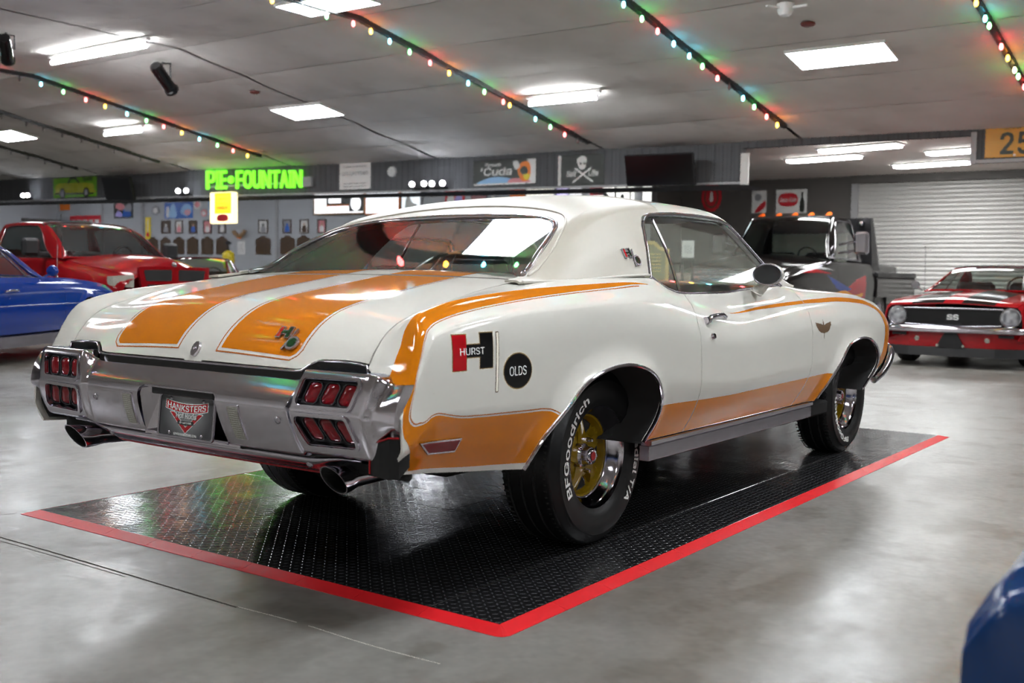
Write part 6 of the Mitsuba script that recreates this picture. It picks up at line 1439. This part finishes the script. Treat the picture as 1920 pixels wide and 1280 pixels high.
for (y0, y1), lb in zip([(28.83, 28.30), (28.16, 27.67), (27.51, 26.97), (26.81, 26.29), (26.11, 25.57), (25.39, 24.89), (23.57, 22.93), (22.49, 21.89), (21.78, 21.25)], ['leftmost brown plaque beside the yellow thermometer', 'brown plaque under the dark framed photograph', 'brown plaque under the white and pink portrait', 'brown plaque under the portrait in blue', 'greyish brown plaque under the fourth portrait', 'brown plaque under the hanging box sign', 'widest brown plaque, under the black and white portrait', 'brown plaque under the blue figure portrait', 'brown plaque half hidden by the white roof']):
    k = thing('wall_plaque', lb, 'plaque', 'brown plaques along the grey wall')
    w = abs(y0-y1); g = Polygon([(-w/2, -.29), (w/2, -.29), (w/2, .17), (w*.36, .22), (w*.22, .235), (w*.12, .29), (-w*.12, .29), (-w*.22, .235), (-w*.36, .22), (-w/2, .17)])
    put('board', on_wall(extrude(g, .03), XB, (y0+y1)/2, 1.905), 'plaque_bronze', k)
    put('rim', on_wall(extrude(g.difference(g.buffer(-.025)), .01), XB, (y0+y1)/2, 1.905, .03), 'frame_brown', k)
    for i in range(6): put('text_row', on_wall(bx(-w*.34, w*.34, -.012, .012, 0, .004), XB, (y0+y1)/2, 2.06-.062*i, .03), 'frame_brown', k)
k = wall_thing('blue_poster', 'wide blue poster with a white tower shape on the grey wall', 'poster', XB, 27.96, 26.54, 2.81, 3.35, .01, 'print_blue')
for pts, b in (([(-.5, -.2), (-.35, .2), (-.2, .2), (-.1, -.2)], 'print_sky'), ([(-.62, -.2), (-.6, .1), (-.5, .12), (-.45, -.2)], 'print_white'), ([(.1, -.05), (.3, .2), (.6, .15), (.65, -.05), (.4, -.2)], 'print_sky'), ([(.25, -.1), (.4, .05), (.6, .0), (.5, -.18)], 'print_pink')): on_board(k, XB, 27.25, 3.08, sh(pts), b, .011)
k = wall_thing('car_poster', 'dark collage poster of cars at upper left', 'poster', XB, 30.67, 29.62, 2.87, 3.44, .01, 'print_dark')
for pts, b in (([(-.45, .1), (-.3, .25), (.0, .2), (.1, .05), (-.2, .0)], 'print_pink'), ([(0, .0), (.2, .2), (.42, .2), (.4, -.05)], 'print_grey'), ([(-.05, -.22), (.05, 0), (.35, -.02), (.4, -.22)], 'print_blue'), ([(-.45, -.2), (-.3, -.02), (-.1, -.1), (-.1, -.24)], 'print_lilac')): on_board(k, XB, 30.14, 3.155, sh(pts), b, .011)
for y, z, a, b, c1, c2, lb in ((26.31, 3.25, .19, .16, 'print_white', 'print_pink', 'round white badge right of the blue poster'), (26.0, 2.97, .14, .12, 'print_pink', 'print_white', 'small round pink badge below the white badge'), (28.42, 3.1, .20, .16, 'print_grey', 'print_white', 'grey badge sign above the yellow thermometer')):
    k = thing('wall_badge', lb, 'badge'); put('disc', on_wall(extrude(el(0, 0, a, b), .02), XB, y, z), c1, k); put('centre', on_wall(extrude(el(0, 0, a*.6, b*.6), .004), XB, y, z, .02), c2, k)
k = wall_thing('sky_poster', 'pale blue poster behind the hanging box sign', 'poster', XB, 25.79, 25.30, 2.90, 3.37, .01, 'print_sky'); on_board(k, XB, 25.55, 3.13, sh([(-.2, -.15), (.0, .12), (.2, .1), (.15, -.15)]), 'print_white', .011)
k = wall_thing('thermometer', 'tall yellow thermometer sign', 'thermometer', XB, 28.96, 28.68, 2.13, 2.88, .02, 'print_yellow'); on_board(k, XB, 28.82, 2.55, box(-.02, -.2, .02, .25), 'print_white', .021); on_board(k, XB, 28.82, 2.28, el(0, 0, .08, .08), 'print_red', .021)
k = thing('wreath', 'brown wreath on the wall right of the hanging box sign', 'wreath'); t_ = np.linspace(-2.6, -.5, 18)
put('garland', on_wall(tube(np.c_[.30*np.cos(t_), .32*np.sin(t_), .085+0*t_], .06+.015*np.sin(np.arange(18)*2.3), 7), XB, 24.27, 2.52), 'wood_tan', k, True); put('bow', on_wall(extrude(sh([(-.1, .05), (0, .0), (.1, .05), (.06, -.1), (-.06, -.1)]), .05), XB, 24.27, 2.22, .05), 'print_orange', k)
k = wall_thing('notice_sheet', 'white notice sheet below the brown wreath', 'notice', XB, 24.42, 24.08, 1.61, 2.02, .006, 'print_white')
for i in range(6): on_board(k, XB, 24.25, 1.95-.05*i, box(-.12, -.006, .12, .006), 'print_grey', .007)
k = thing('jacket_stand', 'yellow and black jacket on a stand before the grey wall', 'coat stand'); put('jacket', moved(lathe([(.14, 0), (.20, .25), (.18, .48), (.06, .56)], 14), 18.7, 24.0, 1.15), 'print_yellow', k, True); put('pole', tube([(18.7, 24.0, FLOOR), (18.7, 24.0, 1.95)], .02, 8), 'black_trim', k); put('cap', moved(lathe([(.10, 0), (.09, .08), (0, .12)], 12), 18.7, 24.0, 1.9), 'black_trim', k); put('base', moved(lathe([(.22, 0), (.22, .03), (0, .03)], 16), 18.7, 24.0, FLOOR), 'black_trim', k)
# lit panels along the back wall
def lit_panel(name, label, y0, y1, z0, z1, L, prints, rim='wood_tan', group='lit signs on the back wall'):
    k = thing(name, label, 'sign', group); w, h = abs(y0-y1), z1-z0; yc, zc_ = (y0+y1)/2, (z0+z1)/2
    put('face', slab(XB, y0, y1, z0, z1, .08, .02), 'lamp_white', k, emitter={**glow([v*.13 for v in L]), 'sampling_weight': .2})
    if rim: put('rim', on_wall(extrude(box(-w/2-.04, -h/2-.04, w/2+.04, h/2+.04).difference(box(-w/2, -h/2, w/2, h/2)), .10), XB, yc, zc_, .006), rim, k)
    for g, b in prints: put('print', on_wall(extrude(g, .006), XB, yc, zc_, .101), b, k)
    return k
lit_panel('lit_diner_sign', 'white and black lit diner sign with orange band', 20.98, 19.05, 2.84, 3.43, [2.2, 2.2, 2.3], [(box(-.48, -.26, .98, .22).difference(el(.68, -.02, .20, .22)).difference(box(-.40, .0, .10, .18)).difference(box(-.46, -.24, .42, -.06)), 'print_dark'), (box(-.46, -.09, .44, -.03), 'print_orange')])
k = thing('flower_bowl', 'pink topped lamp above the lit diner sign', 'lamp'); put('shade', on_wall(lathe([(.20, 0), (.16, .10), (0, .14)], 16), XB, 19.55, 3.68, .03), 'print_pink', k, True); put('base', on_wall(bx(-.08, .08, -.14, -.06, 0, .1), XB, 19.55, 3.68, .01), 'print_white', k)
lit_panel('lit_white_board', 'white lit board with orange rim beside the diner sign', 18.95, 17.72, 2.80, 3.40, [1.6, 1.7, 1.85], [(box(-.55, .17, -.25, .25), 'print_lilac'), (box(.0, .19, .1, .26), 'print_lilac'), (box(.42, .19, .52, .26), 'print_lilac')], 'print_orange')
lit_panel('lit_glass_sheet', 'pale lit sheet right of the orange rimmed board', 17.60, 16.94, 2.85, 3.41, [1.2, 1.35, 1.45], [(sh([(-.2, -.2), (-.1, .18), (.05, -.05), (.2, -.1), (.2, -.25)]), 'print_white')], 'trim_grey')
def plain_sign(name, label, y0, y1, z0, z1, b, prints=()):
    k = wall_thing(name, label, 'sign', XB, y0, y1, z0, z1, .03, b)
    for g, c in prints: on_board(k, XB, (y0+y1)/2, (z0+z1)/2, g, c, .031)
    return k
k = plain_sign('red_white_sign', 'red and white number sign above the rear window', 16.12, 15.46, 2.80, 3.38, 'print_red', [(sh([(-.28, 0), (-.15, .22), (-.02, .1), (-.05, -.05)]), 'print_white'), (sh([(.02, -.05), (.06, .14), (.24, .16), (.24, -.02)]), 'print_lilac')])
k = plain_sign('pink_strip_sign', 'narrow pink lettered sign above the white roof', 15.24, 14.70, 3.0, 3.27, 'print_dark'); words(k, XB, 14.97, 3.16, 'SPEEDWAY', .12, 'print_pink', .032, .50)
k = plain_sign('orange_sign', 'orange lettered sign above the white roof', 13.97, 13.45, 2.95, 3.36, 'print_orange'); words(k, XB, 13.71, 3.30, 'GARAGE', .07, 'print_red', .032, .42)
put('wall_post', slab(XB, 14.55, 14.45, -.1, 3.8, .06), 'trim_white', WB)
lit_panel('lit_cream_panel', 'cream lit panel right of the orange sign', 13.40, 12.55, 2.8, 3.35, [1.35, 1.3, 1.1], [], 'trim_grey'); lit_panel('lit_lilac_panel', 'lilac lit panel above the roof crown', 12.46, 12.16, 2.8, 3.34, [1.0, .85, 1.7], [], None); lit_panel('lit_grey_panel', 'grey lit panel right of the lilac panel', 12.09, 11.72, 2.8, 3.31, [1.1, 1.1, 1.15], [], 'trim_grey')
lit_panel('lit_red_swoosh_sign', 'lit white sign with red block and black swoosh', 11.49, 10.82, 2.75, 3.36, [2.4, 2.3, 2.2], [(box(-.33, .05, .05, .30), 'print_red'), (LineString([(-.2, .12), (.05, .12), (.18, 0), (.05, -.14)]).buffer(.05), 'print_dark'), (box(-.33, -.2, .0, -.08), 'print_orange')], None)
lit_panel('lit_letter_sign', 'lit white sign with a black rounded letter', 10.80, 10.28, 2.75, 3.32, [2.5, 2.5, 2.3], [(el(-.02, .02, .05, .07), 'print_dark'), (box(-.25, -.28, -.19, .27), 'print_dark'), (LineString([(.1, .25), (.2, .12), (.2, -.1), (.1, -.27)]).buffer(.022), 'print_dark')], None)
lit_panel('lit_plain_panel', 'plain white lit panel under the right television', 10.0, 9.65, 2.6, 3.30, [1.9, 1.9, 1.8], [], 'trim_grey'); lit_panel('lit_yellow_panel', 'pale yellow lit panel under the right television', 9.60, 9.33, 2.6, 3.28, [1.5, 1.55, .85], [], None)
lit_panel('lit_tire_sign', 'lit white sign with a red wedge and black crescent', 9.27, 8.74, 2.55, 3.23, [2.5, 2.5, 2.3], [(Polygon([(-.12, .22), (.05, .22), (-.14, -.22)]), 'print_red'), (LineString([(.08, .20), (.17, .10), (.17, -.04), (.06, -.28)]).buffer(.035), 'print_dark')], None)
struct('post', slab(XB-1.0, 8.70, 8.45, -.1, 3.3, .2), 'wood_tan', WB)
# ---- bay wall
k = wall_thing('oval_sign', 'red oval sign with a pale figure on the dark bay wall', 'sign', XD, 7.80, 7.78, 2.6, 2.62, .01, 'bay_wall'); put('oval', on_wall(extrude(el(0, 0, .24, .33, 24), .02), XD, 7.63, 2.88), 'print_red', k); put('ring', on_wall(extrude(el(0, 0, .17, .25, 24).difference(el(0, 0, .14, .21, 24)), .004), XD, 7.63, 2.88, .02), 'decal_brown', k); put('figure', on_wall(extrude(sh([(-.04, -.09), (-.02, .1), (.03, .1), (.04, -.09)]), .004), XD, 7.63, 2.88, .02), 'print_white', k)
k = wall_thing('small_poster', 'small red and white poster left of the soda sign', 'poster', XD, 6.68, 6.35, 2.50, 2.99, .01, 'print_white'); on_board(k, XD, 6.51, 2.74, sh([(-.1, -.2), (.12, .02), (.14, -.1), (.0, -.22)]), 'print_red', .011); on_board(k, XD, 6.51, 2.74, el(-.03, .1, .08, .08), 'print_grey', .011)
k = wall_thing('soda_sign', 'white soda sign with a red lozenge and dark bottle', 'sign', XD, 6.13, 5.45, 2.48, 2.99, .015, 'print_white'); on_board(k, XD, 5.86, 2.77, sh([(-.22, 0), (-.14, .13), (.14, .13), (.22, 0), (.14, -.13), (-.14, -.13)]), 'print_red', .016); words(k, XD, 5.86, 2.77, 'Coca-Cola', .09, 'print_white', .019, .36, shear=.15); on_board(k, XD, 5.55, 2.72, sh([(-.045, -.2), (-.05, -.02), (-.02, .1), (-.02, .2), (.02, .2), (.02, .1), (.05, -.02), (.045, -.2)]), 'print_dark', .017)
# ---- far left corner: shelf row
for y, z, w, h, b, lb in ((37., 3.2, .5, .2, 'print_white', ''),): pass
k = wall_thing('red_board', 'red notice board with white sheets behind the red pickup', 'notice board', XB, 33.2, 31.4, 2.5, 3.0, .02, 'print_red')
for i in range(5): on_board(k, XB, 32.97-.34*i, 2.72, box(-.12, -.18, .12, .13), 'print_white', .022, 'sheet')
k = wall_thing('orange_plate', 'orange plate sign under the soffit at far left', 'sign', XB, 33.8, 33.2, 3.22, 3.45, .02, 'print_orange'); put('screw', on_wall(lathe([(.02, 0), (0, .01)], 8), XB, 33.5, 3.42, .026), 'fixture_white', k)
# things standing behind the coupe, seen through its windows
def free_board(label, x, y, w, z0, z1, frame, face, cat='sign', arch=True):
    k = thing('standing_board', label, cat); f = np.array([CAM[0]-x, CAM[1]-y, 0]); f /= np.linalg.norm(f); ex = np.array([-f[1], f[0], 0]); o = np.array([x, y, 0.])
    h = z1-z0; g = Polygon([(-w/2, z0), (w/2, z0), (w/2, z1-.18*h), (w*.3, z1-.14*h), (w*.14, z1), (-w*.14, z1), (-w*.3, z1-.14*h), (-w/2, z1-.18*h)])
    g = g if arch else box(-w/2, z0, w/2, z1)
    put('board', frame_map(extrude(g, .03), o, ex, [0, 0, 1], f), frame, k); put('panel', frame_map(extrude(g.buffer(-.05 if arch else -.006), .01), o+f*.03, ex, [0, 0, 1], f), face, k)
    for s in (-1, 1): put('leg', frame_map(bx(s*w*.4-.02, s*w*.4+.02, FLOOR, z0, 0, .03), o, ex, [0, 0, 1], f), frame if arch else 'black_trim', k)
    for i in range(6): put('text_row', frame_map(bx(-w*.3, w*.3, z1-.32*h-.08*h*i, z1-.30*h-.08*h*i, .04, .043), o, ex, [0, 0, 1], f), frame, k)
mat('board_yellow', (.62, .48, .16), .5); mat('board_olive', (.30, .27, .12), .5)
free_board('yellow arched standing board seen through the quarter window', 10.2, 4.52, .58, .95, 1.56, 'board_yellow', 'board_olive')
free_board('white standing notice seen through the door window', 10.4, 4.0, .18, 1.32, 1.57, 'print_grey', 'print_white', 'notice', False)
